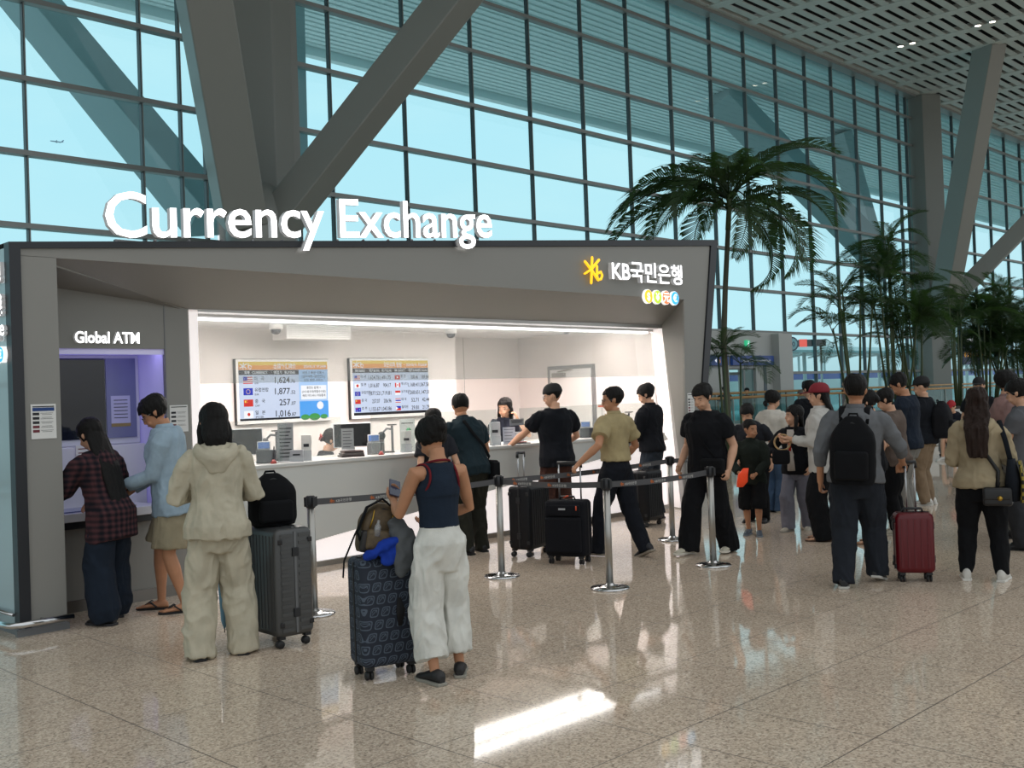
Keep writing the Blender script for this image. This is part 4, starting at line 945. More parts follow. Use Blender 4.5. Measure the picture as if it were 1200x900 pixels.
PP['tee'] = person('person in black cap and black t-shirt reaching over service counter', (9.20, 8.40), 30, 1.80, T_('tee', 'tee_navyblack', '#101319', hem=-.06, e=.022, w=1.12), T_('wide', 'trousers_maroon', '#3d2620', w=.94, drop=-.03), H_('short', fringe=.16, nape=.06),
    girth=1.08, hy=48, hp=8, glasses=LENS, cap=dict(mat=mat('cap_black', '#101013', 0.8), back=True), armL=dict(w=(-.22, .24, .08), pole=(-.6, -.5, -.8), hn=(0, 0, -1), curl=.6), armR=dict(w=(.13, .18, .07), pole=(1, -.6, -.4), hn=(-.3, 0, -1)), shoe=BLK)
PP['beige'] = person('person in beige short-sleeved shirt stepping forward beside black soft suitcase', (8.36, 6.82), 52, 1.73, T_('shirt', 'shirt_tan', '#a3946f', hem=.045, e=.014, w=1.15, collar=True, flare=.03), T_('straight', 'trousers_darknavy', '#15181f', drop=-.026, waist=.06), H_('short', fringe=.165, nape=.075, vol=.010), skin=SKIN2,
    hy=42, hp=2, glasses=LENS, armL=dict(world=(7.86, 6.88, .98), pole=(-.3, -1, -.2), hn=(0, .3, -1), curl=.9), armR=dict(w=(.155, .10, .02), pole=(1, -1, .1), hn=(-1, 0, 0)), legL=dict(a=(-.055, .115, .043), yaw=10), legR=dict(a=(.06, -.15, .062), pitch=-22, yaw=-10), shoe=S_('shoe_navy', '#1b1d22', '#8a8174'))
PP['jack'] = person('person in black jacket looking down at right end of service counter', (11.10, 8.44), 62, 1.78, T_('jacket', 'jacket_black', '#121419', hem=-.02, e=.022, w=1.15, collar=True), T_('wide', 'trousers_slate', '#2b3139', w=.88, drop=-.01), H_('short', fringe=.155, nape=.06, vol=.018), hp=20, hy=18,
    armL=dict(w=(-.06, .19, .07), pole=(-.5, -1, -.3), hn=(0, 0, 1)), armR=dict(w=(.05, .19, .07), pole=(.7, -1, -.4), hn=(0, 0, 1)), shoe=S_('shoe_black_low', '#15151a'))
PP['walk'] = person('person in black t-shirt and black trousers walking past the barrier, looking down', (9.02, 6.16), 146, 1.73,
    T_('tee', 'tee_black', '#121317', hem=-.055, e=.022, w=1.14), T_('wide', 'trousers_black', '#101114', w=.95, drop=-.03), H_('short', fringe=.150, nape=.05, vol=.016), girth=1.14, skin=SKIN,
    legL=dict(a=(-.07, -.10, .05), yaw=8, pole=(0, 1, 0)), legR=dict(a=(.075, .12, .045), yaw=-8), hp=16, hy=-4, armL=dict(w=(-.165, .03, -.02), pole=(-.2, -1, 0), curl=.6), armR=dict(w=(.16, .05, .0), curl=.6), shoe=S_('shoe_offwhite', '#b9b3a2', '#cfcabd'), vox=.0085)
PP['boy'] = person('child in dark jacket and black shorts holding an orange item', (10.39, 6.50), 172, 1.29, T_('jacket', 'jacket_olive', '#1d231e', hem=-.07, e=.016, w=1.05, collar=True), T_('shorts', 'shorts_black', '#0f1012', end=.55, w=1.05), H_('short', fringe=.17, nape=.075, vol=.008), child=True, skin=SKIN2,
    hy=52, armR=dict(w=(.09, .15, .04), pole=(1, -.6, -.5), hn=(-.6, 0, .5), curl=.8), armL=dict(w=(-.06, .17, .03), pole=(-1, -.6, -.5), hn=(1, 0, 0), curl=.9), legL=dict(a=(-.05, .04, .043)), legR=dict(a=(.05, -.03, .043)), shoe=S_('shoe_slate', '#4b5661', '#777f86'))
PP['girl'] = person('child with dark hair in black jacket over red printed white tee', (10.94, 6.26), 158, 1.43, T_('jacket', 'jacket_girl', '#121318', hem=-.06, e=.022, w=1.12), T_('wide', 'trousers_lilac', '#74747f', w=.92, drop=-.02), H_('long', len=.13, wide=.08, fringe=.15, front=True), fem=True, child=True,
    hy=-48, hp=-4, armR=dict(w=(.13, .14, .10), pole=(1, -.8, -.4), hn=(-1, 0, 0), curl=.8), armL=dict(w=(-.145, .06, .0)), legL=dict(a=(-.05, -.11, .05), pitch=-12), legR=dict(a=(.055, .05, .043)), shoe=S_('shoe_white', '#b3ad9e', '#8f8b82'))
PP['sweater'] = person('person in white sweater and wide blue jeans with a low hair bun', (12.45, 7.45), -28, 1.63, T_('long', 'sweater_white', '#bdb9b0', hem=.01, e=.026, w=1.2), T_('wide', 'jeans_blue', '#3c516b', w=1.05, drop=-.034), H_('bun', bz=.05, fringe=.15, vol=.02), fem=True, hy=-30, hp=12,
    armL=dict(w=(-.08, .16, .10), hn=(0, 0, 1)), armR=dict(w=(.08, .16, .10), hn=(0, 0, 1)), shoe=S_('shoe_white', '#b3ad9e'))
PP['puffer'] = person('person in black puffer jacket standing beyond the white sweater', (14.75, 8.15), 22, 1.76, T_('jacket', 'puffer_black', '#14161b', hem=-.06, e=.035, w=1.3, hood=True), T_('straight', 'trousers_black', '#101114'), H_('short', fringe=.16), hp=6, hy=25, shoe=S_('shoe_black_sole', '#1b1b1e', '#b0aea8'), vox=.010)
PP['stoop'] = person('person with dark hair bending behind the child with orange item', (11.45, 7.10), 160, 1.52, T_('tee', 'tee_charcoal', '#22242a', e=.018), T_('straight', 'trousers_black', '#101114'), H_('short', fringe=.150, vol=.018), lean=22, hp=18, shoe=BLK, vox=.010)
PP['redcap'] = person('person in dark red cap, white shirt and wide black trousers, in profile', (10.42, 5.64), 84, 1.69, T_('long', 'shirt_white', '#b9b7b2', hem=-.085, e=.024, w=1.15, collar=True, name='shirt', sl=.86), T_('wide', 'trousers_black', '#101114', w=.98, drop=-.034), H_('half', len=.12, wide=.075, fringe=.15), fem=True,
    cap=dict(mat=mat('cap_red', '#7c1a26', 0.8)), armL=dict(w=(-.05, .20, .135), pole=(-.4, -1, -.7), hn=(0, 0, 1), curl=.8), armR=dict(w=(.05, .20, .11), pole=(.6, -1, -.7), hn=(0, 0, 1), curl=.8), bare_feet=True, shoe=S_('sandal_brown', '#4a3527', style='sandal', bar=True))
PP['pack'] = person('person in grey shirt wearing a black backpack, pulling burgundy suitcase', (8.18, 4.13), -6, 1.75, T_('long', 'shirt_grey', '#65676a', hem=-.03, e=.022, w=1.06, collar=True, name='shirt', sl=.72), T_('straight', 'trousers_charcoalblue', '#23272e', w=1.12, drop=-.022, folds=.013), H_('short', fringe=.16, nape=.07, vol=.012), girth=1.08, skin=SKIN2,
    tilt=2, armL=dict(w=(-.165, .02, -.03), curl=.6), armR=dict(world=(8.62, 3.93, .99), pole=(.6, -1, -.1), hn=(0, 0, -1), curl=1.0), legL=dict(a=(-.065, -.07, .043), yaw=6), legR=dict(a=(.07, .13, .055), pitch=-14), shoe=S_('shoe_black_white2', '#1b1c1f', '#b9b7b0'))
PP['bun'] = person('person with dark hair pinned up, hidden behind the grey shirt', (*spot(1019, 11.0),), 80, 1.60, T_('tee', 'tee_black', '#121317', e=.016), T_('wide', 'jeans_dark', '#1b2430', w=.9), H_('bun', bz=.13, fringe=.15), fem=True, hp=14, bare_feet=True, shoe=S_('sandal_tan', '#7a5a40', style='sandal', bar=True), vox=.010, armL=dict(w=(-.06, .19, .09)))
PP['taupe'] = person('person in taupe t-shirt with short dark hair looking down', (*spot(1048, 11.6),), 82, 1.62, T_('tee', 'tee_taupe', '#62564f', hem=-.05, e=.022, w=1.2), T_('straight', 'trousers_black', '#101114', w=1.05), H_('short', fringe=.15, nape=.05, vol=.016), hp=24, lean=5, shoe=S_('shoe_white', '#b3ad9e'), vox=.010,
    armL=dict(w=(-.05, .18, .07), hn=(0, 0, 1)), armR=dict(w=(.05, .18, .07), hn=(0, 0, 1)))
PP['tall'] = person('person in dark blue jacket, tallest of the group, looking down', (*spot(1060, 12.9),), 80, 1.80, T_('jacket', 'jacket_navy', '#1c2430', hem=-.04, e=.024, w=1.15), T_('straight', 'trousers_stone', '#777570'), H_('short', fringe=.16, vol=.012), hp=28, girth=1.1, shoe=S_('shoe_white', '#b3ad9e'), vox=.010, skin=SKIN2,
    armL=dict(w=(-.05, .18, .08)), armR=dict(w=(.05, .18, .08)))
PP['blackcap'] = person('person in black cap and beige trousers with a black backpack', (*spot(1082, 14.3),), 76, 1.74, T_('jacket', 'jacket_dark', '#171a20', hem=-.04, e=.022), T_('straight', 'trousers_beige', '#7d6a55', w=1.05), H_('short', fringe=.16), cap=dict(mat=mat('cap_black', '#101013', 0.8)), hp=8, shoe=S_('shoe_bright', '#c4c2bc'), vox=.010, armL=dict(w=(-.05, .18, .1)), armR=dict(w=(.05, .18, .08)))
PP['beigej'] = person('person with long wavy brown hair in beige hooded jacket seen from behind', (8.93, 3.41), -4, 1.60, T_('jacket', 'jacket_beige', '#9b8d73', hem=-.035, e=.024, w=.98, hood=True, name='hooded_jacket', folds=.017), T_('slim', 'leggings_black', '#0f1013', w=1.12, end=.97), H_('long', len=.25, wide=.105, mat=HAIRN, amp=.014, out=2.6), fem=True,
    armL=dict(w=(-.085, .15, .09), pole=(-.5, -.7, -1), hn=(0, 0, 1)), armR=dict(w=(.095, .17, .12), pole=(.5, -.7, -1), hn=(0, 0, 1)), legL=dict(a=(-.085, 0, .043)), legR=dict(a=(.085, .0, .043)), shoe=S_('sneaker_white', '#c2bfb8', '#d2cfc8', style='chunky'))
PP['edge'] = person('person in grey t-shirt at right edge of photo, facing left', (10.80, 3.70), 78, 1.66, T_('tee', 'tee_grey', '#55565a', e=.020, hem=-.05), T_('wide', 'trousers_graphite', '#2c2d30', w=.95), H_('short', fringe=.15, vol=.016), hp=14, glasses=LENS, shoe=BLK, vox=.010,
    armL=dict(w=(-.05, .20, .17), pole=(-.3, -1, -.8), hn=(0, 0, 1)), armR=dict(w=(.05, .2, .12), hn=(0, 0, 1)))
PP['pink'] = person('person in faded pink shirt turned to the right, behind the grey tee', (11.55, 4.10), -70, 1.76, T_('long', 'shirt_pink', '#8d706c', e=.022, w=1.15, collar=True, name='shirt'), T_('straight', 'trousers_stone', '#777570'), H_('short', fringe=.155, vol=.016), shoe=BLK, vox=.010)
PP['blackcap2'] = person('person in black cap far behind the long brown hair', (*spot(1147, 16.5),), 175, 1.71, T_('tee', 'tee_black', '#121317'), T_('straight', 'trousers_black', '#101114'), H_('short', fringe=.16), cap=dict(mat=mat('cap_black', '#101013', 0.8)), shoe=BLK, vox=.014)
PP['seated'] = person('person in bright red cap sitting on bench before the planter', (*spot(1121, 22.4),), 150, 1.68, T_('tee', 'tee_navy', '#161a24', e=.018), T_('shorts', 'shorts_black', '#0f1012', end=.42), H_('short', fringe=.16), cap=dict(mat=mat('cap_scarlet', '#a01f26', 0.8)), sit=.225, lean=20, hp=16, shoe=S_('shoe_bright', '#c4c2bc'), vox=.014,
    legL=dict(a=(-.07, .24, .043)), legR=dict(a=(.07, .27, .043)), armL=dict(w=(-.04, .2, .05)), armR=dict(w=(.04, .2, .05)))
PP['clerk'] = person('smiling clerk with long dark hair behind counter, hand raised to face', (9.86, 9.95), 168, 1.66, T_('tee', 'blouse_navy', '#191c26', e=.012), T_('straight', 'trousers_black', '#101114'), H_('long', len=.13, wide=.088, fringe=.16, front=True, vol=.016), fem=True, hp=8, hy=-16, tilt=-4,
    armL=dict(w=(-.125, .115, .31), pole=(-1, -.1, -1.2), hn=(.8, 0, .3), hd=(.3, -.1, .9), curl=.5), armR=dict(w=(.05, .22, .09), hn=(0, 0, -1)), glasses=LENS, shoe=BLK, vox=.008)
PP['sitclerk'] = person('clerk with a red hair clip sitting low behind counter, in profile', (6.98, 10.0), -88, 1.62, T_('long', 'cardigan_black', '#15171c', e=.016), T_('straight', 'trousers_black', '#101114'), H_('bun', bz=.10, fringe=.16), fem=True, sit=.145, lean=8, hp=22, legL=dict(a=(-.06, .2, .043)), legR=dict(a=(.06, .2, .043)), armL=dict(w=(-.06, .24, .1)), armR=dict(w=(.06, .24, .1)), shoe=BLK, vox=.010)
for k, (px, dp, hh, rel, lb, c) in enumerate(((849, 40, 1.82, 190, 'distant person at railing, left of two before the lobby door', '#2a2c31'), (875, 40, 1.72, 175, 'distant person in grey top at railing before the lobby door', '#55544f'), (943, 41, 1.90, 170, 'distant person in pale top at railing, left of the red cap', '#8a8580'), (952, 41, 1.84, 180, 'distant person in white at railing, just above the red cap', '#9a9894'), (991, 41, 1.90, 80, 'distant person in black at railing right of the red cap', '#17181c'))):
    person(lb, (*spot(px, dp),), rel, hh, T_('tee', 'far_top_%d' % k, c), T_('straight', 'trousers_black', '#101114'), H_('short', fringe=.155), shoe=BLK, vox=.018, face=False, group='people at the far railing')
q = PP['girl']; m = MB()
m.loft([(q.T(.004, .030, z), q.Rt @ V((.045*1.43, 0, 0)), q.Rt @ V((0, y*1.43, 0))) for z, y in ((-.03, .075), (.05, .071), (.12, .068), (.2, .071), (.26, .062), (.30, .040))], 16); m.build('tee_front', fab('tee_white', '#b5aca4'), q.o)
m = MB(); m.loft([(q.T(.004, .032, z), q.Rt @ V((.030*1.43, 0, 0)), q.Rt @ V((0, y*1.43, 0))) for z, y in ((.13, .070), (.17, .073), (.22, .072))], 14); m.build('tee_print', fab('tee_red', '#a5201e'), q.o)
cl = MB(); q = PP['sitclerk']
for s in (-1, 1): cl.loft([(q.HD(s*.03, -.12, .12), q.Rh @ V((.03, 0, 0)), q.Rh @ V((0, .012, 0))), (q.HD(s*.04, -.135, .09), q.Rh @ V((.028, 0, 0)), q.Rh @ V((0, .012, 0))), (q.HD(s*.02, -.13, .06), q.Rh @ V((.02, 0, 0)), q.Rh @ V((0, .01, 0)))], 10)
cl.tube([q.HD(-.06, -.128, .10), q.HD(0, -.14, .125), q.HD(.06, -.128, .10)], .012, 8)
cl.build('hair_clip', mat('clip_red', '#a32e2a', 0.35), q.o)

# ================================================================== LUGGAGE
def rounded(mb, c, d, r, n=5, mi=None, taper=0.0):
    """box with all edges rounded, as a lofted superellipse stack"""
    x, y, z = d[0]/2, d[1]/2, d[2]/2; rings = []; c = V(c)
    prof = [(-z, -r)]+[(-z+r-r*math.cos(i*math.pi/2/n), -r+r*math.sin(i*math.pi/2/n)) for i in range(1, n+1)]
    prof = prof+[(-q, k) for q, k in reversed(prof)]
    m = 8*n//2
    vs = []; fs = []; N = None
    for zz, k in prof:
        loop = []
        for cx, cy, a0 in ((1, 1, 0), (-1, 1, 90), (-1, -1, 180), (1, -1, 270)):
            for i in range(n+1):
                a = R(a0+90*i/n); rr = r
                loop.append(c+V((cx*(x-r)+math.cos(a)*(rr+k), cy*(y-r)+math.sin(a)*(rr+k), zz)))
        N = len(loop); vs += loop
    for j in range(len(prof)-1):
        for i in range(N): fs.append((j*N+i, j*N+(i+1) % N, (j+1)*N+(i+1) % N, (j+1)*N+i))
    fs.append(tuple(range(N-1, -1, -1))); fs.append(tuple((len(prof)-1)*N+i for i in range(N)))
    mb.add(vs, fs, mi, True)

WHEELM = mat('wheel_rubber', '#1a1a1c', 0.6); ALU = mat('aluminium_tube', '#b7b9bb', 0.28, 0.9)
def suitcase(label, loc, rz, w, d, h, m, style='ribs', handle=0.0, wheels=True, accent=None, grip='top', cw=0.10):
    t = thing('suitcase', label, 'suitcase', (loc[0], loc[1], 0), R(rz), None)
    z0 = 0.075; r = 0.045
    s = MB(); rounded(s, (0, 0, z0+h/2), (w, d, h), r)
    if style in ('ribs', 'alu'):
        n = int((w-.1)/.042)
        for i in range(n+1):
            x = -w/2+.05+i*(w-.1)/n
            for sy in (-1, 1): s.box((x, sy*(d/2), z0+h/2), (.016, .008, h-.10))
        if style == 'alu':
            k = int((h-.1)/.05)
            for i in range(k+1):
                for sx in (-1, 1):
                    for o in (-.07, .07): s.box((sx*w/2, o, z0+.05+i*(h-.1)/k), (.008, .085, .022))
    s.build('shell', m, t)
    b = MB()
    for sx in (-1, 1): b.box((sx*(w/2+.001), 0, z0+h/2), (.006, .018, h-.05))
    b.box((0, 0, z0+h+.001), (w-.05, .018, .006)); b.build('zip_line' if style != 'alu' else 'frame', WHEELM if style != 'alu' else mat('gunmetal', '#6a6c6e', .35, .7), t)
    if style == 'alu' or style == 'ribs':
        for sx in (-1, 1):
            for zz in (.22, .78):
                l = MB(); l.box((sx*(w/2+.006), 0, z0+h*zz), (.012, .05, .06)); l.build('latch', mat('latch_dark', '#2c2d2f', .4, .5) if style == 'alu' else BLACK, t, bevel=.004)
        for zz in (.12, .88):
            for sy in (-1, 1):
                cg = MB(); cg.box((-w/2-.002, sy*(d/2-.03), z0+h*zz), (.012, .035, .035)); cg.build('corner_guard', WHEELM, t, bevel=.006)
    if style == 'soft':
        p = MB(); rounded(p, (0, -d/2-.015, z0+h*.40), (w-.05, .06, h*.62), .02); p.build('front_pocket', m, t)
        p = MB(); rounded(p, (0, -d/2-.008, z0+h*.83), (w-.06, .04, h*.20), .015); p.build('front_pocket', m, t)
        p = MB(); p.box((0, -d/2-.03, z0+h*.86), (.07, .004, .018)); p.build('badge', ALU, t)
        p = MB(); p.tube([(w*.36, -d/2-.035, z0+h*.92), (w*.365, -d/2-.04, z0+h*.84)], .006); p.build('zip_pull', mat('zip_orange', '#d2532a', .5), t)
        p = MB(); p.tube([(-.04, 0, z0+h+.02), (.0, .0, z0+h+.035), (.05, .01, z0+h+.02)], .014, flat=.7); p.build('handle_ribbon', mat('zip_orange', '#d2532a', .5), t)
    if style == 'cover':
        p = MB(); p.tube([(.05, -d/2-.004, z0+h*.62), (.055, -d/2-.008, z0+h*.5), (.05, -d/2-.004, z0+h*.36)], [.012, .03, .012], 10, flat=.25, hint=(1, 0, 0)); p.build('handle_slit', mat('slit_black', '#0a0b0e', .8), t)
    hb_ = MB(); hb_.tube([(-.08, 0, z0+h), (-.07, 0, z0+h+.03), (.07, 0, z0+h+.03), (.08, 0, z0+h)], .011, 8, flat=1.0); hb_.build('carry_handle', BLACK, t)
    if wheels:
        for sx in (-1, 1):
            for sy in (-1, 1):
                q = MB(); cx, cy = sx*(w/2-.05), sy*(d/2-.045)
                q.box((cx, cy, .075), (.045, .045, .03))
                for o in (-.013, .013):
                    q.lathe([(.0, -.008), (.026, -.008), (.028, 0), (.026, .008), (.0, .008)], n=16, mx=M.Translation((cx+o, cy+.01, .028)) @ M.Rotation(R(90), 4, 'Y'))
                q.build('wheel', WHEELM, t)
    if handle:
        q = MB()
        for sx in (-1, 1): q.tube([(sx*cw, d/2-.05, z0+h-.02), (sx*cw, d/2-.05, handle)], .009, 8)
        q.build('telescopic_tube', ALU, t)
        q = MB(); q.tube([(-cw-.01, d/2-.05, handle-.05), (-cw-.01, d/2-.05, handle), (cw+.01, d/2-.05, handle), (cw+.01, d/2-.05, handle-.05)], .016, 8); q.build('grip', BLACK, t)
    return t
def cover_mat():
    m = bpy.data.materials.new('printed_cover'); m.use_nodes = True; nt = m.node_tree; b = nt.nodes['Principled BSDF']; L = nt.links.new
    b.inputs['Roughness'].default_value = .75
    tc = nd(nt, 'ShaderNodeTexCoord'); sp = nd(nt, 'ShaderNodeSeparateXYZ'); L(tc.outputs['Object'], sp.inputs[0])
    def mt(op, a, b_=None, c=None):
        n = nd(nt, 'ShaderNodeMath', operation=op)
        for i, v in enumerate((a, b_, c)):
            if v is None: continue
            if hasattr(v, 'links'): L(v, n.inputs[i])
            else: n.inputs[i].default_value = v
        return n.outputs[0]
    u0 = mt('ADD', sp.outputs[0], sp.outputs[1]); v0 = mt('MULTIPLY', sp.outputs[2], 13.5)
    row = mt('FLOOR', v0); u1 = mt('ADD', mt('MULTIPLY', u0, 14.0), mt('MULTIPLY', row, .37))
    u = mt('SUBTRACT', mt('FLOORED_MODULO', u1, 1.0), .5); v = mt('SUBTRACT', mt('FLOORED_MODULO', v0, 1.0), .5)
    u = mt('ADD', u, mt('MULTIPLY', v, -.25))
    a4 = mt('POWER', mt('ADD', mt('POWER', mt('ABSOLUTE', u), 4.0), mt('POWER', mt('ABSOLUTE', v), 4.0)), .25)
    ring = mt('LESS_THAN', mt('ABSOLUTE', mt('SUBTRACT', a4, .335)), .045)
    bar = mt('MULTIPLY', mt('LESS_THAN', mt('ABSOLUTE', mt('SUBTRACT', u, mt('MULTIPLY', v, .9))), .05), mt('LESS_THAN', a4, .22))
    r2 = mt('LESS_THAN', mt('ABSOLUTE', mt('SUBTRACT', a4, .19)), .03)
    k = mt('MAXIMUM', ring, mt('MAXIMUM', bar, mt('MULTIPLY', r2, mt('GREATER_THAN', v, -.02))))
    mx = nd(nt, 'ShaderNodeMix', data_type='RGBA'); L(k, mx.inputs[0]); mx.inputs[6].default_value = (*lin('#1a2230'), 1); mx.inputs[7].default_value = (*lin('#4a5563'), 1)
    L(mx.outputs[2], b.inputs['Base Color']); return m
suitcase('large grey ribbed suitcase standing beside cream tracksuit', (4.08, 6.42), 87, .50, .29, .74, mat('suitcase_grey', '#4a4b4b', .35, .3), 'alu')
suitcase('dark suitcase in printed ring-pattern cover beside white trousers', (3.985, 5.11), -16, .37, .26, .65, cover_mat(), 'cover')
suitcase('black hard suitcase with raised handle, behind the black soft one', (7.98, 7.70), 14, .45, .27, .66, mat('suitcase_black', '#0d0e12', .4, spec=.25), 'ribs', 1.07, cw=.06)
suitcase('black soft suitcase with orange ribbon, held by beige shirt', (7.78, 6.98), -70, .42, .26, .55, fab('suitcase_nylon', '#121318'), 'soft', .985, cw=.115)
suitcase('black striped suitcase by the counter, beside the black jacket', (10.50, 8.10), 10, .44, .27, .62, mat('suitcase_black2', '#0e0f12', .45, spec=.25), 'ribs')
suitcase('glossy burgundy cabin suitcase with raised silver handle', (8.62, 3.86), -58, .31, .22, .50, mat('suitcase_burgundy', '#5a0814', .3, spec=.4), 'ribs', .99, cw=.035)
suitcase('small grey suitcase on floor near the bench', (*spot(1105, 23.5),), 30, .40, .25, .52, mat('suitcase_silver', '#77797b', .4), 'ribs')

# ---- bags
def backpack(label, W, w, d, h, m, straps=None, lid=True, name='backpack'):
    t = thing(name, label, 'bag'); t.matrix_world = W
    b = MB(); N = 9
    rg = []
    for i in range(N):
        q = i/(N-1); z = h*q; k = (math.sin(math.pi*min(1, .25+q*.75)**.9) if q > .6 else 1)
        k = 1 if q < .62 else max(.28, math.cos((q-.62)/.38*1.30))
        if i == 0: k = .90
        rg.append((V((0, 0, z)), V((w/2*k, 0, 0)), V((0, d/2*(k if q > .6 else 1), 0))))
    b.loft(rg, 20, pw=.6); remesh(b, .012, 2, 'body', m, t, lambda co, n: .004*noise.noise(co*14))
    p = MB(); rounded(p, (0, -d/2-.01, h*.28), (w*.72, .07, h*.42), .025); p.build('front_pocket', m, t)
    z = MB(); z.tube([(-w*.42, -d*.2, h*.2), (-w*.42, -d*.22, h*.62), (-w*.25, -d*.25, h*.84), (0, -d*.27, h*.90), (w*.25, -d*.25, h*.84), (w*.42, -d*.22, h*.62), (w*.42, -d*.2, h*.2)], .006, 6); z.build('zip', WHEELM, t)
    hh = MB(); hh.tube([(-.045, d*.2, h*.95), (-.03, d*.22, h*1.03), (.03, d*.22, h*1.03), (.045, d*.2, h*.95)], .008, 8); hh.build('top_loop', m, t)
    if straps:
        for s in (-1, 1):
            q = MB(); q.tube([V(p_)*V((s, 1, 1)) if False else V((p_[0]*s, p_[1], p_[2])) for p_ in straps], .026, 10, flat=.28, hint=(1, 0, 0)); q.build('shoulder_strap', m, t)
    return t
BAGBLK = fab('bag_black', '#0f1013'); BAGNYL = fab('bag_charcoal', '#17181c')
T4 = lambda loc, rz: M.Translation(V(loc)) @ M.Rotation(R(rz), 4, 'Z')
backpack('black backpack resting on top of the large grey suitcase', T4((4.07, 6.44, .822), -20), .33, .22, .36, BAGBLK, [(.08, .12, .32), (.09, .17, .2), (.08, .12, .02)])
def worn(P, dz, w, d, h, m, label, ofs=.0):
    W = P.W @ M.Translation(P.T(0, -.085-ofs, dz)) @ P.Rt.to_4x4()
    q = .085*P.h+ofs*P.h
    st = [(.09, d/2-.01, h*.88), (.098, d*.5+.04, h*1.10), (.105, d*.5+q*.8, h*1.13), (.115, d*.5+q*1.9, h*.86), (.12, d*.5+q*2.1, h*.55), (.15, d*.5+q*1.1, h*.28), (.13, d/2, h*.15)]
    return backpack(label, W, w, d, h, m, st)
worn(PP['pack'], -.03, .36, .20, .55, BAGBLK, 'large black backpack worn over the grey shirt', .045)
worn(PP['blackcap'], .0, .33, .24, .50, BAGNYL, 'black backpack worn by the black cap in beige trousers', .045)

def strap_tube(mb, pts, r=.014, flat=.3, hint=(0, 0, 1)): mb.tube(pts, r, 8, flat=flat, hint=hint)
def crossbody(P, label, m, s, bag, size, name='crossbody_bag', front=False, e=.03):
    """strap over the opposite shoulder, pouch at the hip on side s; all in the wearer's frame"""
    t = thing(name, label, 'bag'); t.matrix_world = P.W
    h = P.h; T = P.T; q = MB()
    y = e
    pts = [T(-s*.052, .0, .31), T(-s*.048, -.055-y, .285), T(-s*.01, -.072-y, .20), T(s*.05, -.072-y, .12), T(s*.09, -.05-y, .05), T(bag[0], bag[1], bag[2]+size[2]/2/h)]
    strap_tube(q, pts, .017, .3, (s, 0, 1))
    pts = [T(-s*.052, .0, .31), T(-s*.045, .05+y, .27), T(-s*.0, .072+y, .2), T(s*.06, .07+y, .11), T(s*.10, .04+y, .05), T(bag[0], bag[1], bag[2]+size[2]/2/h)]
    strap_tube(q, pts, .017, .3, (s, 0, 1)); q.build('strap', m, t)
    b = MB(); rounded(b, T(*bag), size, min(size)*.3); b.build('pouch', m, t)
    f = MB(); c = T(*bag); rounded(f, c+V((0, (-1 if not front else 1)*size[1]*.42, size[2]*.12)), (size[0]*.9, size[1]*.3, size[2]*.6), .012); f.build('flap', m, t)
    return t
crossbody(PP['green'], 'black crossbody bag hanging at right hip of the teal polo', BAGBLK, 1, (.125, -.01, -.03), (.10, .24, .26))
crossbody(PP['walk'], 'black waist bag slung across the walking black t-shirt', BAGBLK, -1, (-.10, .095, .0), (.26, .08, .15), front=True)
k = crossbody(PP['beigej'], 'small black shoulder bag with gold clasp worn over beige jacket', mat('bag_leather', '#101114', .4), 1, (.085, -.105, -.075), (.22, .08, .15), e=.022)
g = MB(); c = PP['beigej'].T(.085, -.105, -.075); g.lathe([(.018, 0), (.02, .004), (.0, .006)], n=14, mx=M.Translation(c+V((.02, -.058, -.01))) @ M.Rotation(R(90), 4, 'X')); g.build('gold_clasp', mat('gold', '#b08d3c', .3, .9), k)
def check_mat():
    m = mat('check_weave', '#151515', .8); nt = m.node_tree; tc = nd(nt, 'ShaderNodeTexCoord'); ck = nd(nt, 'ShaderNodeTexChecker', i_Scale=32.0)
    ck.inputs[1].default_value = (*lin('#8d7d2a'), 1); ck.inputs[2].default_value = (*lin('#121316'), 1)
    nt.links.new(tc.outputs['Object'], ck.inputs[0]); nt.links.new(ck.outputs[0], nt.nodes['Principled BSDF'].inputs['Base Color']); return m
t = thing('tote_bag', 'dark shoulder tote with yellow and black check side, beside beige jacket', 'bag'); t.matrix_world = PP['beigej'].W
T = PP['beigej'].T; b = MB()
b.loft([(T(.150, -.02, -.10), V((.055, 0, 0)), V((0, .15, 0))), (T(.155, -.02, .0), V((.06, 0, 0)), V((0, .16, 0))), (T(.150, -.02, .11), V((.03, 0, 0)), V((0, .13, 0)))], 16, pw=.7); b.build('bag_body', fab('tote_navy', '#14181f'), t)
b = MB(); b.loft([(T(.195, -.03, -.105), V((.018, 0, 0)), V((0, .13, 0))), (T(.205, -.03, -.0), V((.02, 0, 0)), V((0, .14, 0))), (T(.19, -.03, .10), V((.014, 0, 0)), V((0, .10, 0)))], 16, pw=.7); b.build('check_side', check_mat(), t)
b = MB(); strap_tube(b, [T(.15, -.08, .1), T(.13, -.06, .2), T(.10, -.02, .305), T(.13, .03, .2), T(.15, .05, .1)], .02, .3, (1, 0, 0)); b.build('strap', fab('tote_navy', '#14181f'), t)

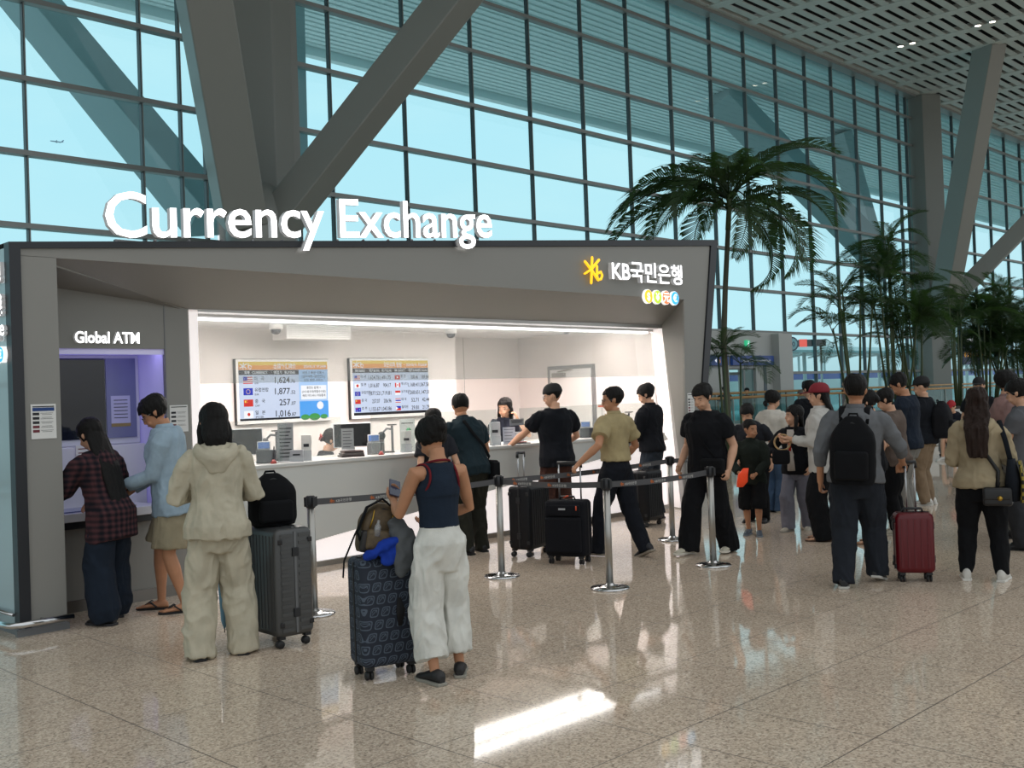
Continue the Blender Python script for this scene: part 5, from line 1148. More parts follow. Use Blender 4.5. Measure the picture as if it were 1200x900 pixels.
# brown monogram-style backpack and two garments on the covered suitcase
t = backpack('brown and black backpack lying on the covered suitcase', T4((3.945, 5.11, .742), -25) @ M.Rotation(R(10), 4, 'Y'), .27, .16, .30, mat('bag_brown', '#54452f', .6, vary=.25, vscale=40))
q = MB(); rounded(q, (0, -.07, .07), (.25, .07, .13), .02); q.build('leather_base', mat('leather_dark', '#1b1614', .5), t)
q = MB(); strap_tube(q, [(-.10, -.05, .03), (-.15, -.07, .12), (-.11, -.06, .27), (-.02, -.05, .33), (.07, -.07, .27), (.12, -.09, .16), (.14, -.07, .03)], .02, .35, (0, 1, 0)); q.build('shoulder_strap', BAGBLK, t)
q = MB(); strap_tube(q, [(-.11, -.05, .25), (-.16, -.06, .1), (-.20, -.05, -.06), (-.19, -.04, -.16)], .014, .35, (0, 1, 0)); q.build('shoulder_strap', BAGBLK, t)
for x in (-.08, .04):
    q = MB(); q.tube([(x, -.085, .15), (x+.01, -.088, .21), (x+.015, -.075, .26)], .005, 6); q.build('gold_zip', mat('gold', '#b08d3c', .3, .9), t)
q = MB(); q.lathe([(.0, 0), (.02, 0), (.02, .06), (.009, .075), (.009, .095), (.0, .095)], n=14, mx=M.Translation((-.04, -.115, .11))); tag(q.build('bottle', glassmat('clear_plastic', (.85, .88, .9), .15, (.7, .7, .72), .25), None, None), 'small clear bottle in front pocket of the brown backpack', 'bottle').matrix_world = T4((3.945, 5.11, .742), -25) @ M.Rotation(R(10), 4, 'Y')
def cloth(label, loc, rz, pts, m, name='folded_jacket'):
    b = MB()
    for a, c, r in pts: b.tube(seg(V(a), V(c), (0, .35, .7, 1)), [r*.8, r, r*1.05, r*.7], 12, flat=.55, roundcap=True)
    o = remesh(b, .010, 3, name, m, None, lambda co, n: .016*(1-2*abs(noise.noise(co*13)))-.004)
    o.location = loc; o.rotation_euler = (0, 0, R(rz)); return tag(o, label, 'jacket')
cloth('bright blue garment bundled on the covered suitcase', (3.955, 5.05, .745), -20, [((-.12, -.10, .01), (.06, -.09, .09), .05), ((-.02, -.12, -.02), (.08, -.10, .05), .05)], fab('cloth_blue', '#1b3a9a'))
cloth('grey garment draped over front edge of the covered suitcase', (3.95, 5.05, .75), -20, [((.06, -.08, .17), (.12, -.09, .02), .06), ((.10, -.11, .10), (.07, -.14, -.10), .055), ((.13, -.10, .1), (.14, -.12, -.08), .05)], fab('cloth_grey', '#55585a'))

# ---- held things
p = PP['white']; S, E, Wp, hd, hn, _ = p.j[-1]
ph = MB(); c = Wp+hd*.075+hn*.028; side = hd.cross(hn).normalized(); mx = M.Translation(c) @ M((( side.x, hd.x, hn.x, 0), (side.y, hd.y, hn.y, 0), (side.z, hd.z, hn.z, 0), (0, 0, 0, 1)))
t = thing('phone', 'phone in dark purple case held by the person in white trousers', 'phone'); t.matrix_world = p.W @ mx
rounded(ph, (0, .02, 0), (.075, .155, .010), .0048); ph.build('case', mat('phone_case', '#3a3446', .4), t)
ph = MB(); ph.box((0, .02, .0055), (.068, .147, .001)); ph.build('screen', mat('phone_glass', '#0b0c10', .1, emit='#5a6a90', strength=.15), t)
p = PP['boy']; S, E, Wp, hd, hn, _ = p.j[1]; c = Wp+hd*.06+V((-.02, .05, 0))
b = MB(); b.loft([(c+V((.03, .0, -.12)), V((.035, 0, 0)), V((0, .014, 0))), (c+V((0, .0, -.06)), V((.06, 0, 0)), V((0, .018, 0))), (c+V((-.01, 0, .02)), V((.055, 0, 0)), V((0, .018, 0))), (c+V((-.045, 0, .09)), V((.03, 0, 0)), V((0, .012, 0)))], 12, pw=.7)
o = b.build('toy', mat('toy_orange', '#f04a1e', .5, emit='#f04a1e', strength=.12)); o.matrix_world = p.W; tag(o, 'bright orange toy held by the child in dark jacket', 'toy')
p = PP['redcap']; S, E, Wp, hd, hn, _ = p.j[-1]; c = Wp+hd*.07
t = thing('handbag', 'black bag hung on a round tan handle held by the red cap', 'bag'); t.matrix_world = p.W
b = MB(); b.tube([c+V((0, .0+math.cos(a)*.085, -.05+math.sin(a)*.085)) for a in [i*math.pi/12 for i in range(25)]], .010, 8); b.build('ring_handle', mat('tan_wood', '#a98a5e', .5), t)
b = MB(); rounded(b, c+V((0, .02, -.21)), (.08, .19, .16), .035); b.build('bag_body', BAGBLK, t)
p = PP['atm_girl']; o = MB(); S, E, Wp, hd, hn, _ = p.j[-1]; c = Wp+hd*.07
rounded(o, c+V((-.02, .02, -.22)), (.10, .26, .26), .04); o.tube([c+V((-.02, -.05, -.1)), c, c+V((-.02, .09, -.1))], .01, 8)
o = o.build('handbag', mat('bag_bluepattern', '#2c4a6e', .7, vary=.6, vscale=40)); o.matrix_world = p.W; tag(o, 'blue patterned bag hanging in front of the plaid shirt', 'bag')
t = thing('umbrella', 'folded pale blue umbrella hanging in front of the cream tracksuit', 'umbrella', (*spot(254, 7.45), .10), R(0))
b = MB(); b.lathe([(.006, 0), (.022, .05), (.034, .25), (.030, .48), (.012, .56)], n=14); b.build('canopy', fab('umbrella_blue', '#6f97ad'), t)
b = MB(); b.tube([(0, 0, .54), (0, 0, .78)], .006, 8); b.tube([(0, 0, .76), (0, 0, .86)], .014, 10); b.tube([(0, 0, -.03), (0, 0, .02)], .004, 8); b.build('shaft', BLACK, t)
p = PP['atm_man']; S, E, Wp, hd, hn, _ = p.j[-1]; b = MB(); b.box((0, 0, 0), (.09, .11, .02)); o = b.build('wallet', mat('wallet_brown', '#3c2a20', .5), bevel=.004); o.matrix_world = p.W @ M.Translation(Wp+hd*.085+hn*.03); tag(o, 'brown wallet in the hand of the light blue shirt', 'wallet')

# ================================================================== QUEUE BARRIERS
BELT = mat('belt_grey', '#4b4b4d', .8); BOR = mat('belt_orange', '#b8622c', .7); BWH = mat('belt_white', '#b9b8b4', .7)
PX = {'a': (4.78, 7.01), 'b': (6.835, 6.98), 'c': (6.925, 5.765), 'd': (9.59, 7.05), 'e': (8.375, 5.695), 'f': (10.72, 7.15)}
ST = {}
for k, lb in (('a', 'steel barrier post beside the large grey suitcase'), ('b', 'steel barrier post right of the teal polo, at corner of the queue'), ('c', 'steel barrier post nearest the camera, before the beige shirt'), ('d', 'steel barrier post by right pillar of booth, left of the walker'), ('e', 'steel barrier post in front of the walking black t-shirt'), ('f', 'steel barrier post behind the walker, mostly hidden')):
    t = thing('barrier_post', lb, 'barrier post', (*PX[k], 0), 0, 'queue barrier posts'); ST[k] = t
    b = MB(); b.lathe([(.0, 0), (.165, 0), (.168, .008), (.160, .018), (.09, .028), (.04, .034), (.034, .05), (0, .05)], n=40); b.build('base', CHROME, t)
    b = MB(); b.lathe([(.031, .04), (.031, .84)], n=24); b.build('post', BRUSH, t)
    b = MB(); b.lathe([(.034, .84), (.036, .845), (.036, .93), (.030, .938), (0, .94)], n=24)
    for a in range(4): b.box((math.cos(a*math.pi/2)*.038, math.sin(a*math.pi/2)*.038, .89), (.03, .03, .075))
    b.build('belt_head', BLACK, t)
for a, b_ in (('a', 'b'), ('b', 'c'), ('c', 'e'), ('b', 'd'), ('d', 'f')):
    pa, pb = V((*PX[a], 0)), V((*PX[b_], 0)); t = ST[a]; L_ = (pb-pa).length; u = (pb-pa)/L_
    if (pa.cross(u)).z*0+u.x*.7-u.y*.7 < 0: org, right = pb-pa, -u
    else: org, right = V((0, 0, 0)), u
    mx = frame_mx(org, right, (0, 0, 1)); m = MB(); n = 12
    for i in range(n):
        x0, x1 = .04+(L_-.08)*i/n, .04+(L_-.08)*(i+1)/n; sg = lambda x: .885-.02*math.sin(math.pi*x/L_)
        m.add([(x0, sg(x0)-.025, .0015), (x1, sg(x1)-.025, .0015), (x1, sg(x1)+.025, .0015), (x0, sg(x0)+.025, .0015), (x0, sg(x0)-.025, -.0015), (x1, sg(x1)-.025, -.0015), (x1, sg(x1)+.025, -.0015), (x0, sg(x0)+.025, -.0015)], [(0, 1, 2, 3), (5, 4, 7, 6), (0, 4, 5, 1), (3, 2, 6, 7)], 0, False, mx)
    bt = m.build('belt', BELT, t)
    m = MB(); x = .18
    while x < L_-.35:
        z = .885-.02*math.sin(math.pi*(x+.1)/L_)-.013
        for an in range(3): m.box((x+.015, z+.013, .0022), (.034, .006, .001), 0, mx @ M.Translation((x+.015, z+.013, 0)) @ M.Rotation(R(60*an+20), 4, 'Z') @ M.Translation((-x-.015, -z-.013, 0)))
        m.tube([mx @ V((x+.036+.008*math.cos(q), z+.008+.008*math.sin(q), .002)) for q in [i*.9 for i in range(8)]], .0025, 5, 0)
        put_text(m, 'KB국민은행', mx @ M.Translation((x+.06, z, .0024)), .027, .15, 1, 0, 'L', .01); x += .40
    m.build('print', [BOR, BWH], bt)

# ================================================================== THINGS ON THE COUNTER
CZ_ = 1.09
def card(mb, w, h, mx, rows, mi=1, head=2):
    for i in range(rows): mb.box((w*(.5-.04*(i % 3)), h*(.86-.75*i/max(1, rows-1) if rows > 1 else .5), .003), (w*(.78-.1*(i % 3)), h*.028, .001), mi if i else head, mx)
def stand_card(label, x, y, w, h, c, rz=-40, rows=7, base=.07, z=CZ_, cat='sign', name='sign_stand'):
    t = thing(name, label, cat, (x, y, z), R(rz)); b = MB(); mx = frame_mx((-w/2, 0, .012), (1, 0, 0), (0, .12, 1))
    b.box((w/2, h/2, 0), (w, h, .004), 0, mx); card(b, w, h, mx, rows); b.build('card', [mat('card_'+c[1:], c, .6), INK, INK], t)
    b = MB(); b.box((0, 0, .006), (w*1.02, base, .012)); b.build('base', mat('clear_acrylic', '#c9cdcf', .15, alpha=.6), t, bevel=.003); return t
def monitor(label, x, y, rz, w=.42, h=.27, z=CZ_-.02):
    t = thing('monitor', label, 'monitor', (x, y, z), R(rz)); b = MB(); rounded(b, (0, 0, .10+h/2), (w, .035, h), .012); b.build('case', mat('monitor_white', '#b9babc', .4), t)
    b = MB(); b.box((0, .019, .10+h/2), (w-.02, .002, h-.02)); b.build('screen', mat('monitor_glass', '#0c0d10', .15), t)
    b = MB(); b.box((0, 0, .006), (.18, .14, .012)); b.box((0, -.01, .07), (.05, .02, .13)); b.build('stand', GREYP, t, bevel=.004); return t
def rate_box(label, x, y, c='#3b3d41'):
    t = thing('customer_display', label, 'display', (x, y, CZ_), R(-38)); b = MB(); rounded(b, (0, 0, .065), (.19, .10, .13), .008); b.build('body', mat('dbox_'+c[1:], c, .5), t)
    b = MB(); rounded(b, (-.02, -.02, .175), (.13, .022, .085), .008); b.build('screen_housing', mat('monitor_white', '#b9babc', .4), t)
    b = MB(); b.box((-.02, -.0325, .178), (.11, .002, .062)); b.build('screen', scrmat('lcd_blue', '#6d8fd0', .75), t); return t
def doc_camera(label, x, y, z=CZ_):
    t = thing('document_camera', label, 'camera', (x, y, z), R(-35))
    b = MB(); b.box((0, 0, .008), (.16, .12, .016)); b.build('base', BLACK, t, bevel=.004)
    b = MB(); b.tube([(0.06, 0, .01), (0.06, 0, .30)], .014, 10); b.tube([(.06, 0, .26), (.0, 0, .27), (-.05, 0, .22)], .012, 8); b.build('arm', GREYP, t)
    b = MB(); b.lathe([(.0, -.006), (.055, -.006), (.055, .006), (0, .006)], c=(.06, 0, .31), n=20); b.build('top_plate', BLACK, t)
    b = MB(); b.ell((-.06, -.02, .19), (.045, .04, .05)); b.tube([(-.06, -.02, .15), (-.06, -.02, .05)], .03, 12); b.build('camera_head', BLACK, t); return t
def brochures(label, x, y, w, h, c, n=1, rz=-40):
    t = thing('brochure_holder', label, 'brochure holder', (x, y, CZ_), R(rz)); b = MB(); rounded(b, (0, 0, h/2), (w, .05, h), .004); b.build('leaflets', mat('leaf_'+c[1:], c, .6), t)
    b = MB(); b.box((0, -.027, h*.6), (w*.55, .002, h*.12)); b.build('print', INK, t)
    b = MB(); b.box((0, -.031, h*.2), (w*1.06, .003, h*.4)); b.build('holder_front', mat('clear_acrylic', '#c9cdcf', .15, alpha=.6), t); return t
def pen(label, x, y, c='#8f2a22'):
    t = thing('pen', label, 'pen', (x, y, CZ_)); b = MB(); b.lathe([(.03, 0), (.03, .01), (.012, .04), (0, .04)], n=14); b.build('holder', mat('pen_'+c[1:], c, .4), t); b = MB(); b.tube([(0, 0, .035), (.01, 0, .17)], .005, 8); b.build('barrel', BLACK, t); return t
monitor('white monitor at left end of counter beside the cream hood', 5.62, 9.42, 150)
rate_box('small blue display on dark box at left end of counter', 5.74, 9.16)
pen('red based pen on counter next to the cream hood', 5.70, 8.97)
doc_camera('document camera on counter left of the grey notice board', 5.98, 9.45)
stand_card('tall grey notice board on counter, left of the seated clerk', 5.90, 9.06, .155, .38, '#8b8e8f', rows=9)
brochures('white leaflet box on counter in front of the seated clerk', 6.13, 9.03, .10, .26, '#cfcdc8')
brochures('clear card box on counter before the tall grey board', 5.97, 8.97, .13, .12, '#9a9ca0')
b = MB()
for i, (w_, c_) in enumerate(((.25, 0), (.23, 1), (.21, 0))): b.box((.005*i, 0, .012+i*.022), (w_, .17, .02), c_)
tag(b.build('ledger_stack', [mat('book_brown', '#3a2c28', .6), mat('book_grey', '#55504c', .6)], None, (6.72, 9.08, CZ_), bevel=.003, rz=R(-20)), 'stack of dark ledgers on counter under the grey sign', 'books')
stand_card('grey sign standing on the dark ledgers on counter', 6.71, 9.12, .13, .22, '#7f8384', rows=6, z=CZ_+.07)
monitor('white monitor on counter between the two wall screens', 7.02, 9.45, 150)
pen('red based pen on counter in front of the middle blue display', 7.06, 9.0)
rate_box('small blue display on grey box at middle of counter', 7.13, 9.18, '#6f7273')
doc_camera('document camera on counter below the right wall screen', 7.40, 9.32)
brochures('white leaflet box on counter left of the green logo sheet', 7.50, 9.10, .11, .24, '#c5c4c0')
t = stand_card('white sheet with green leaf shape on counter, left of teal polo', 7.60, 9.2, .17, .36, '#bfc2bf', rows=2)
b = MB(); b.lathe([(.03, 0), (0, .002)], n=6, mx=frame_mx((.015, .02, .24), (1, 0, 0), (0, .12, 1))); b.build('green_mark', mat('leaf_green', '#2f8a52', .6), t)
brochures('leaflet stand with blue heading on counter, right of teal polo', 8.86, 9.08, .13, .28, '#a9abae')
stand_card('sheet with small portrait photos on counter before the smiling clerk', 9.0, 8.98, .15, .20, '#b3bac6', rows=5)
b = MB(); mx = frame_mx((0, 0, 0), (1, 0, 0), (0, 0, 1)); b.box((.11, .035, 0), (.24, .08, .004), 0, mx); b.box((.11, .035, .003), (.18, .012, .001), 1, mx); b.box((.11, .055, .003), (.2, .008, .001), 1, mx)
tag(b.build('name_plate', [mat('plate_grey', '#85888a', .5), INK], None, (9.08, YG-.02, 1.32)), 'grey name plate on the glass before the smiling clerk', 'sign')
b = MB(); b.box((0, 0, .006), (.18, .10, .012)); b.tube([(-.08, 0, .02), (.08, .02, .02)], .006, 8, 1); tag(b.build('pen_tray', [BLACK, mat('pen_red', '#a83a30', .4)], None, (9.2, 8.96, CZ_), rz=R(-10)), 'black tray with pens on counter before the smiling clerk', 'tray')
brochures('clear acrylic holder on counter beside the clerk, right side', 9.3, 9.12, .12, .14, '#9da0a2')
monitor('dark monitor on counter right of the black cap', 10.42, 9.42, 120)
rate_box('dark keypad display on counter behind the beige shirt', 10.62, 9.14, '#23252b')
b = MB(); b.ell((0, 0, .035), (.05, .05, .035)); tag(b.build('ornament', mat('amber', '#d9a63a', .5), None, (10.68, 9.3, CZ_+.13)), 'small yellow ornament on the counter display behind the beige shirt', 'ornament')
doc_camera('document camera on counter beside the black jacket', 11.36, 9.08)
b = MB(); b.lathe([(.03, 0), (.035, .05), (.02, .09), (0, .1)], n=14); tag(b.build('stamp', mat('stamp_red', '#a3262a', .4), None, (11.62, 8.95, CZ_)), 'red stamp on counter beside the black jacket', 'stamp')

# ================================================================== PLANTS, RAILINGS, VIEW OUTSIDE
def leafmat(name, c, c2):
    m = bpy.data.materials.new(name); m.use_nodes = True; nt = m.node_tree; b = nt.nodes['Principled BSDF']; b.inputs['Roughness'].default_value = .45
    out = nt.nodes['Material Output']; tl = nd(nt, 'ShaderNodeBsdfTranslucent'); tl.inputs[0].default_value = (*lin(c2), 1); mx = nd(nt, 'ShaderNodeMixShader'); mx.inputs[0].default_value = .38
    b.inputs['Base Color'].default_value = (*lin(c), 1)
    nt.links.new(b.outputs[0], mx.inputs[1]); nt.links.new(tl.outputs[0], mx.inputs[2]); nt.links.new(mx.outputs[0], out.inputs[0]); return m
PALM = leafmat('palm_leaf', '#24391f', '#46682a'); ARECA = leafmat('areca_leaf', '#5f9440', '#98c948'); BUSH = leafmat('bush_leaf', '#4a7a38', '#86b43e')
BARK = mat('palm_bark', '#4a4a3c', .85, bump=.5, bscale=30); CANE = mat('palm_cane', '#3d4a2a', .6)
def frond_mesh(L, droop, n=34, ll=.42, wid=.030, hang=.5, seed=0, stalk=.12):
    """rachis leaving the origin along +X and arching down; leaflets on both sides"""
    rnd = random.Random(seed); mb = MB(); pts = []; p = V((0, 0, 0)); k = 16
    for i in range(k+1):
        t = i/k; a = -droop*t**1.25; pts.append(p.copy()); p = p+V((math.cos(a), 0, math.sin(a)))*L/k
    mb.tube(pts, [.018*(1-.8*i/k)*max(.5, L/2) for i in range(k+1)], 5)
    for i in range(n):
        t = stalk+(1-stalk)*(i+.5)/n; f = t*k; j = min(int(f), k-1); q = pts[j].lerp(pts[j+1], f-j); d = (pts[j+1]-pts[j]).normalized()
        up = V((0, 1, 0)).cross(d)*-1
        l = ll*L*.5*(math.sin(math.pi*min(1, .18+t*.80))**.7)*rnd.uniform(.85, 1.1)
        for s in (-1, 1):
            lat = V((0, s, 0)); dr = (lat*.80+d*.62+up*.30).normalized(); w = d*wid*.5*L*.5
            p1 = q+dr*l*.5; p2 = p1+(dr*.75-V((0, 0, 1))*hang*rnd.uniform(.7, 1.2)).normalized()*l*.5
            mb.add([q-w*.4, q+w*.4, p1+w, p1-w, p2], [(0, 1, 2, 3), (3, 2, 4)], 0, True)
    return mb.mesh('frond')
def add_frond(me, m, parent, loc, az, el, roll=0, s=1.0):
    if not me.materials: me.materials.append(m)
    o = bpy.data.objects.new('frond', me); col.objects.link(o); o.parent = parent
    o.matrix_local = M.Translation(loc) @ M.Rotation(az, 4, 'Z') @ M.Rotation(-el, 4, 'Y') @ M.Rotation(roll, 4, 'X') @ M.Scale(s, 4); return o
VR = math.atan2(-0.711, 0.703)       # azimuth pointing to the right of the view
rp = random.Random(5)
px_, py_ = 18.75, 12.25
palm = thing('tall_palm', 'tall feathery palm rising behind the right end of booth', 'palm', (px_, py_, 0))
m = MB(); cr = V((.12, -.10, 5.0))
m.tube([(-.05, .05, 0), (0, 0, 1.2), (-.03, .02, 2.6), (.04, -.03, 3.8), cr], [.085, .07, .062, .055, .05], 12); m.build('trunk', BARK, palm)
m = MB(); m.tube([cr, cr+V((.03, -.03, .5)), cr+V((.03, -.03, .85))], [.06, .055, .03], 10); m.build('crownshaft', CANE, palm)
FM = [frond_mesh(2.6, d, 52, .66, .037, h_, i) for i, (d, h_) in enumerate(((1.5, .7), (2.1, .9), (1.2, .5), (2.5, 1.0)))]
top = cr+V((.03, -.03, .75))
for az, el, k, s in ((0, 58, 0, 1.15), (8, 28, 0, 1.12), (-12, 36, 1, 1.12), (25, 10, 1, 1.05), (-25, 2, 3, 1.0), (15, -22, 3, .95), (180, 38, 1, 1.1), (172, 22, 0, 1.12), (190, 12, 0, 1.18), (165, 52, 1, .95), (200, 30, 3, 1.0), (140, 80, 3, .85), (100, 78, 1, .8), (60, 70, 2, .75), (-60, 45, 1, .9), (-100, 40, 0, .9), (-130, 30, 1, .95), (90, 40, 1, .95), (120, 25, 0, 1.0), (60, 25, 3, 1.0), (-80, 10, 3, .9), (220, 0, 3, .9)):
    add_frond(FM[k], PALM, palm, top-V((0, 0, rp.uniform(0, .35))), VR+R(az)+rp.uniform(-.1, .1), R(el), rp.uniform(-.35, .35), s)
SM_ = [frond_mesh(1.3, d, 30, .75, .045, .6, 20+i) for i, d in enumerate((1.4, 2.0, 1.0))]
low_p = thing('small_palm', 'smaller palm at foot of the tall palm beside the booth', 'palm', (px_+.15, py_-.05, 0))
for k in range(3):
    m = MB(); a = k*1.6; b = V((math.cos(a)*.25, math.sin(a)*.25, 0)); m.tube([b, b*1.1+V((0, 0, 1.2)), b*1.3+V((0, 0, 2.2+.15*k))], [.03, .025, .02], 8); m.build('stem', CANE, low_p)
    for j in range(5): add_frond(SM_[j % 3], PALM, low_p, b*1.3+V((0, 0, 2.2+.15*k)), VR+R(j*72+k*31), R(rp.uniform(15, 60)), rp.uniform(-.3, .3), rp.uniform(.65, .95))
# planter wall and palms on the right
t = thing('planter', 'long pale planter wall under the palms at right', 'planter', (31, 12.3, 0))
m = MB(); m.bb((-9, -.8, 0), (12, .8, .92)); m.build('planter_body', mat('planter_stone', '#a9aaa6', .5), t, bevel=.03)
m = MB(); m.bb((-8.9, -.7, .90), (11.9, .7, .96)); m.build('soil', mat('soil', '#2a2119', .95, bump=.6), t)
AM = [frond_mesh(1.7, d, 34, .70, .046, h_, 40+i) for i, (d, h_) in enumerate(((1.3, .6), (1.9, .8), (1.0, .5), (2.3, .9)))]
def areca(label, px, yy, n, h0, h1, nf, spread, m_, z=.94, sc_=1.0, group=None):
    d = _f+_rx*((px-600)/1233.645); k = yy/d.y; x = d.x*k
    t = thing('areca_palm', label, 'palm', (x, yy, z), 0, group); c = 0
    for i in range(n):
        a = rp.uniform(0, 6.28); r_ = rp.uniform(.05, spread); b = V((math.cos(a)*r_*.5, math.sin(a)*r_*.35, 0)); hh = rp.uniform(h0, h1); tp = b+V((math.cos(a)*r_*1.0, math.sin(a)*r_*.5, hh))
        m = MB(); m.tube([b, b.lerp(tp, .5)+V((rp.uniform(-.05, .05), 0, 0)), tp], [.035, .028, .018], 7); m.build('stem', CANE, t)
        for j in range(nf):
            if c >= 95: break
            c += 1; add_frond(AM[rp.randrange(4)], m_, t, tp-V((0, 0, rp.uniform(0, hh*.22))), VR+R(rp.uniform(0, 360)), R(rp.uniform(5, 75)), rp.uniform(-.5, .5), rp.uniform(.7, 1.1)*sc_)
    return t
areca('slender palm clump in the planter, leftmost, before the curtain glass', 1003, 12.3, 6, 1.8, 4.2, 4, .8, PALM, sc_=.75)
areca('tall palm clump in front of the far column, dense green crown', 1050, 12.3, 8, 2.6, 5.0, 7, .9, ARECA, sc_=.85)
areca('palm clump just right of the far column, drooping crown', 1078, 12.1, 6, 2.0, 4.3, 7, .7, ARECA, sc_=.78)
areca('thin-stemmed palm clump before the dark blue board', 1122, 12.3, 5, 2.2, 3.5, 4, .5, ARECA, sc_=.62)
areca('bushy dark palm clump behind the long brown hair', 1156, 12.4, 11, 1.6, 3.5, 8, 1.1, BUSH, sc_=.92)
areca('bushy palm clump at right edge of photo, dense and dark', 1196, 12.3, 12, 1.5, 3.7, 7, 1.3, BUSH, sc_=1.0)
# bench before the planter
bx, by = spot(1121, 22.55); t = thing('bench', 'low bench under the seated person before the planter', 'bench', (bx, by, 0), R(-60))
m = MB(); m.bb((-1.2, -.22, .38), (1.2, .22, .44)); m.build('seat', GREYP, t, bevel=.02)
for x in (-.9, .9): m = MB(); m.bb((x-.04, -.2, 0), (x+.04, .2, .38)); m.build('leg', BRUSH, t)
# glazed railings with timber handrails
WOOD = mat('oak_handrail', '#b98f5c', .4); RGL = glassmat('railing_glass', (.55, .78, .80), .1)
for lb, y, z, x0, x1 in (('nearer glass railing with timber handrail across the hall', 19.0, 1.40, 27, 70), ('farther glass railing with timber handrail before the lobby', 21.0, 1.54, 29, 72)):
    t = thing('glass_railing', lb, 'railing', ((x0+x1)/2, y, 0), 0, 'railings at the back of the hall'); w = (x1-x0)/2
    m = MB(); m.tube([(-w, 0, z), (w, 0, z)], .045, 10); m.build('handrail', WOOD, t)
    m = MB(); m.add([(-w, 0, .55), (w, 0, .55), (w, 0, z-.05), (-w, 0, z-.05)], [(0, 1, 2, 3)]); m.build('glass', RGL, t)
    m = MB(); m.bb((-w, -.08, 0), (w, .08, .55)); m.build('kerb', mat('planter_stone', '#a9aaa6', .5), t)
    x = -w
    while x <= w: m = MB(); m.bb((x-.015, -.03, .55), (x+.015, .03, z)); m.build('baluster', BRUSH, t); x += 2.4
# lobby signs
SB = mat('sign_blue', '#1d3c77', .4, emit='#1d3c77', strength=.25); SW = mat('sign_white', '#e8ecf2', .4, emit='#e8ecf2', strength=.6); SY = mat('sign_amber', '#e6a23a', .4, emit='#e6a23a', strength=.5)
def lobby(label, x, z, w, h, cells):
    t = thing('hanging_sign', label, 'sign', (x, 22.7, z)); m = MB(); m.bb((0, -.06, 0), (w, .06, h)); m.build('panel', SB, t)
    m = MB()
    for s, a, b, wd, mi in cells: put_text(m, s, frame_mx((a, -.063, b), (1, 0, 0), (0, 0, 1)), h*.42, wd, mi, 0, 'L', .01)
    m.build('lettering', [SW, SY], t); return t
lobby('long blue sign over the lobby door with white lettering', 35.15, 2.62, 3.02, .38, [('Terminal 2 Departures (3rd Floor)', .65, .12, 2.1, 0)])
lobby('short blue sign with amber number beside the lobby door', 33.6, 2.62, 1.25, .38, [('5', .62, .10, None, 1), ('◀', .3, .12, None, 0), ('▶', .9, .12, None, 0)])
t = thing('exit_sign', 'small green exit light above the lobby door', 'sign', (36.25, 22.74, 3.25)); m = MB(); m.bb((0, -.05, 0), (.26, .05, .36)); m.build('housing', mat('exit_green', '#2a9c6c', .4, emit='#39c58c', strength=.7), t)
m = MB(); m.tube([(.14, -.053, .30), (.145, -.053, .301)], .03, 8); m.tube([(.14, -.053, .26), (.12, -.053, .16), (.17, -.053, .05)], .018, 6); m.tube([(.12, -.053, .16), (.07, -.053, .06)], .018, 6); m.tube([(.08, -.053, .2), (.14, -.053, .24), (.2, -.053, .18)], .014, 6); m.build('running_figure', SW, t)
t = thing('departure_board', 'dark blue board with white and amber text rows behind the palms', 'sign', (60.2, 23.2, 2.6)); m = MB(); m.bb((-1.4, -.1, 0), (2.6, .1, 1.9)); m.build('panel', mat('board_navy', '#14264f', .4, emit='#14264f', strength=.4), t)
m = MB()
for i in range(9):
    m.box((-1.1+i*.4, -.105, 1.45), (.26, .01, .34), 0); m.box((-1.1+i*.4, -.105, .55), (.22, .01, .26), 1)
m.build('text_rows', [SW, SY], t)
# ceiling lamps
LAMP = mat('downlight_glow', '#ffffff', .4, emit='#fff2dc', strength=12.0)
for k, (x, y, lb) in enumerate(((48.48, 21.35, 'ceiling downlight near the curtain wall, left one of far pair'), (48.48, 20.78, 'ceiling downlight near the curtain wall, right one of far pair'), (48.48, 17.78, 'ceiling downlight nearer the strut top, left one of near pair'), (48.48, 17.15, 'ceiling downlight nearer the strut top, right one of near pair'))):
    t = thing('ceiling_downlight', lb, 'ceiling light', (x, y, 17.6), 0, 'ceiling downlights'); m = MB(); m.lathe([(.17, 0), (.18, -.03), (.14, -.04), (.14, 0)], n=20); m.build('trim_ring', CEILM, t); m = MB(); m.lathe([(.13, -.01), (.13, -.02), (0, -.02)], n=20); m.build('lens', LAMP, t)
# outside
GLZ = mat('canopy_teal', '#9fc4c4', .3); OWH = mat('outer_white', '#d5dcdc', .5)
for lb, x0, x1, y, z, dp in (('long glazed canopy outside, nearer to the curtain wall', 46, 130, 36, 4.6, 6), ('long glazed canopy outside, farther across the road', 50, 170, 58, 6.2, 8)):
    t = thing('canopy', lb, 'canopy', (x0, y, -.1), 0, 'canopies outside'); w = x1-x0; m = MB(); m.prism([(0, 0, z-.3), (0, dp*.5, z+.2), (0, dp, z-.2), (0, dp, z-.35), (0, dp*.5, z+.05), (0, 0, z-.45)], (w, 0, 0)); m.build('roof', GLZ, t)
    x = 0; k = 0
    while x < w and k < 30:
        m = MB(); m.tube([(x, 0, z-.5), (x, dp*.5, z-.1), (x, dp, z-.5)], .08, 6); m.build('rib', OWH, t)
        if k % 2 == 0: m = MB(); m.tube([(x, dp*.5, 0), (x, dp*.5, z)], .14, 8); m.build('post', OWH, t)
        x += 3; k += 1
t = thing('barrier_wall', 'blue and white hoarding outside beyond the curtain glass', 'hoarding', (100, 50, -.1)); m = MB(); m.bb((-42, -.1, 2.5), (60, .1, 3.15)); m.build('panel', mat('hoarding_blue', '#3d58a8', .5), t); m = MB(); m.bb((-42, -.1, 0), (60, .1, 2.5)); m.build('band', OWH, t)
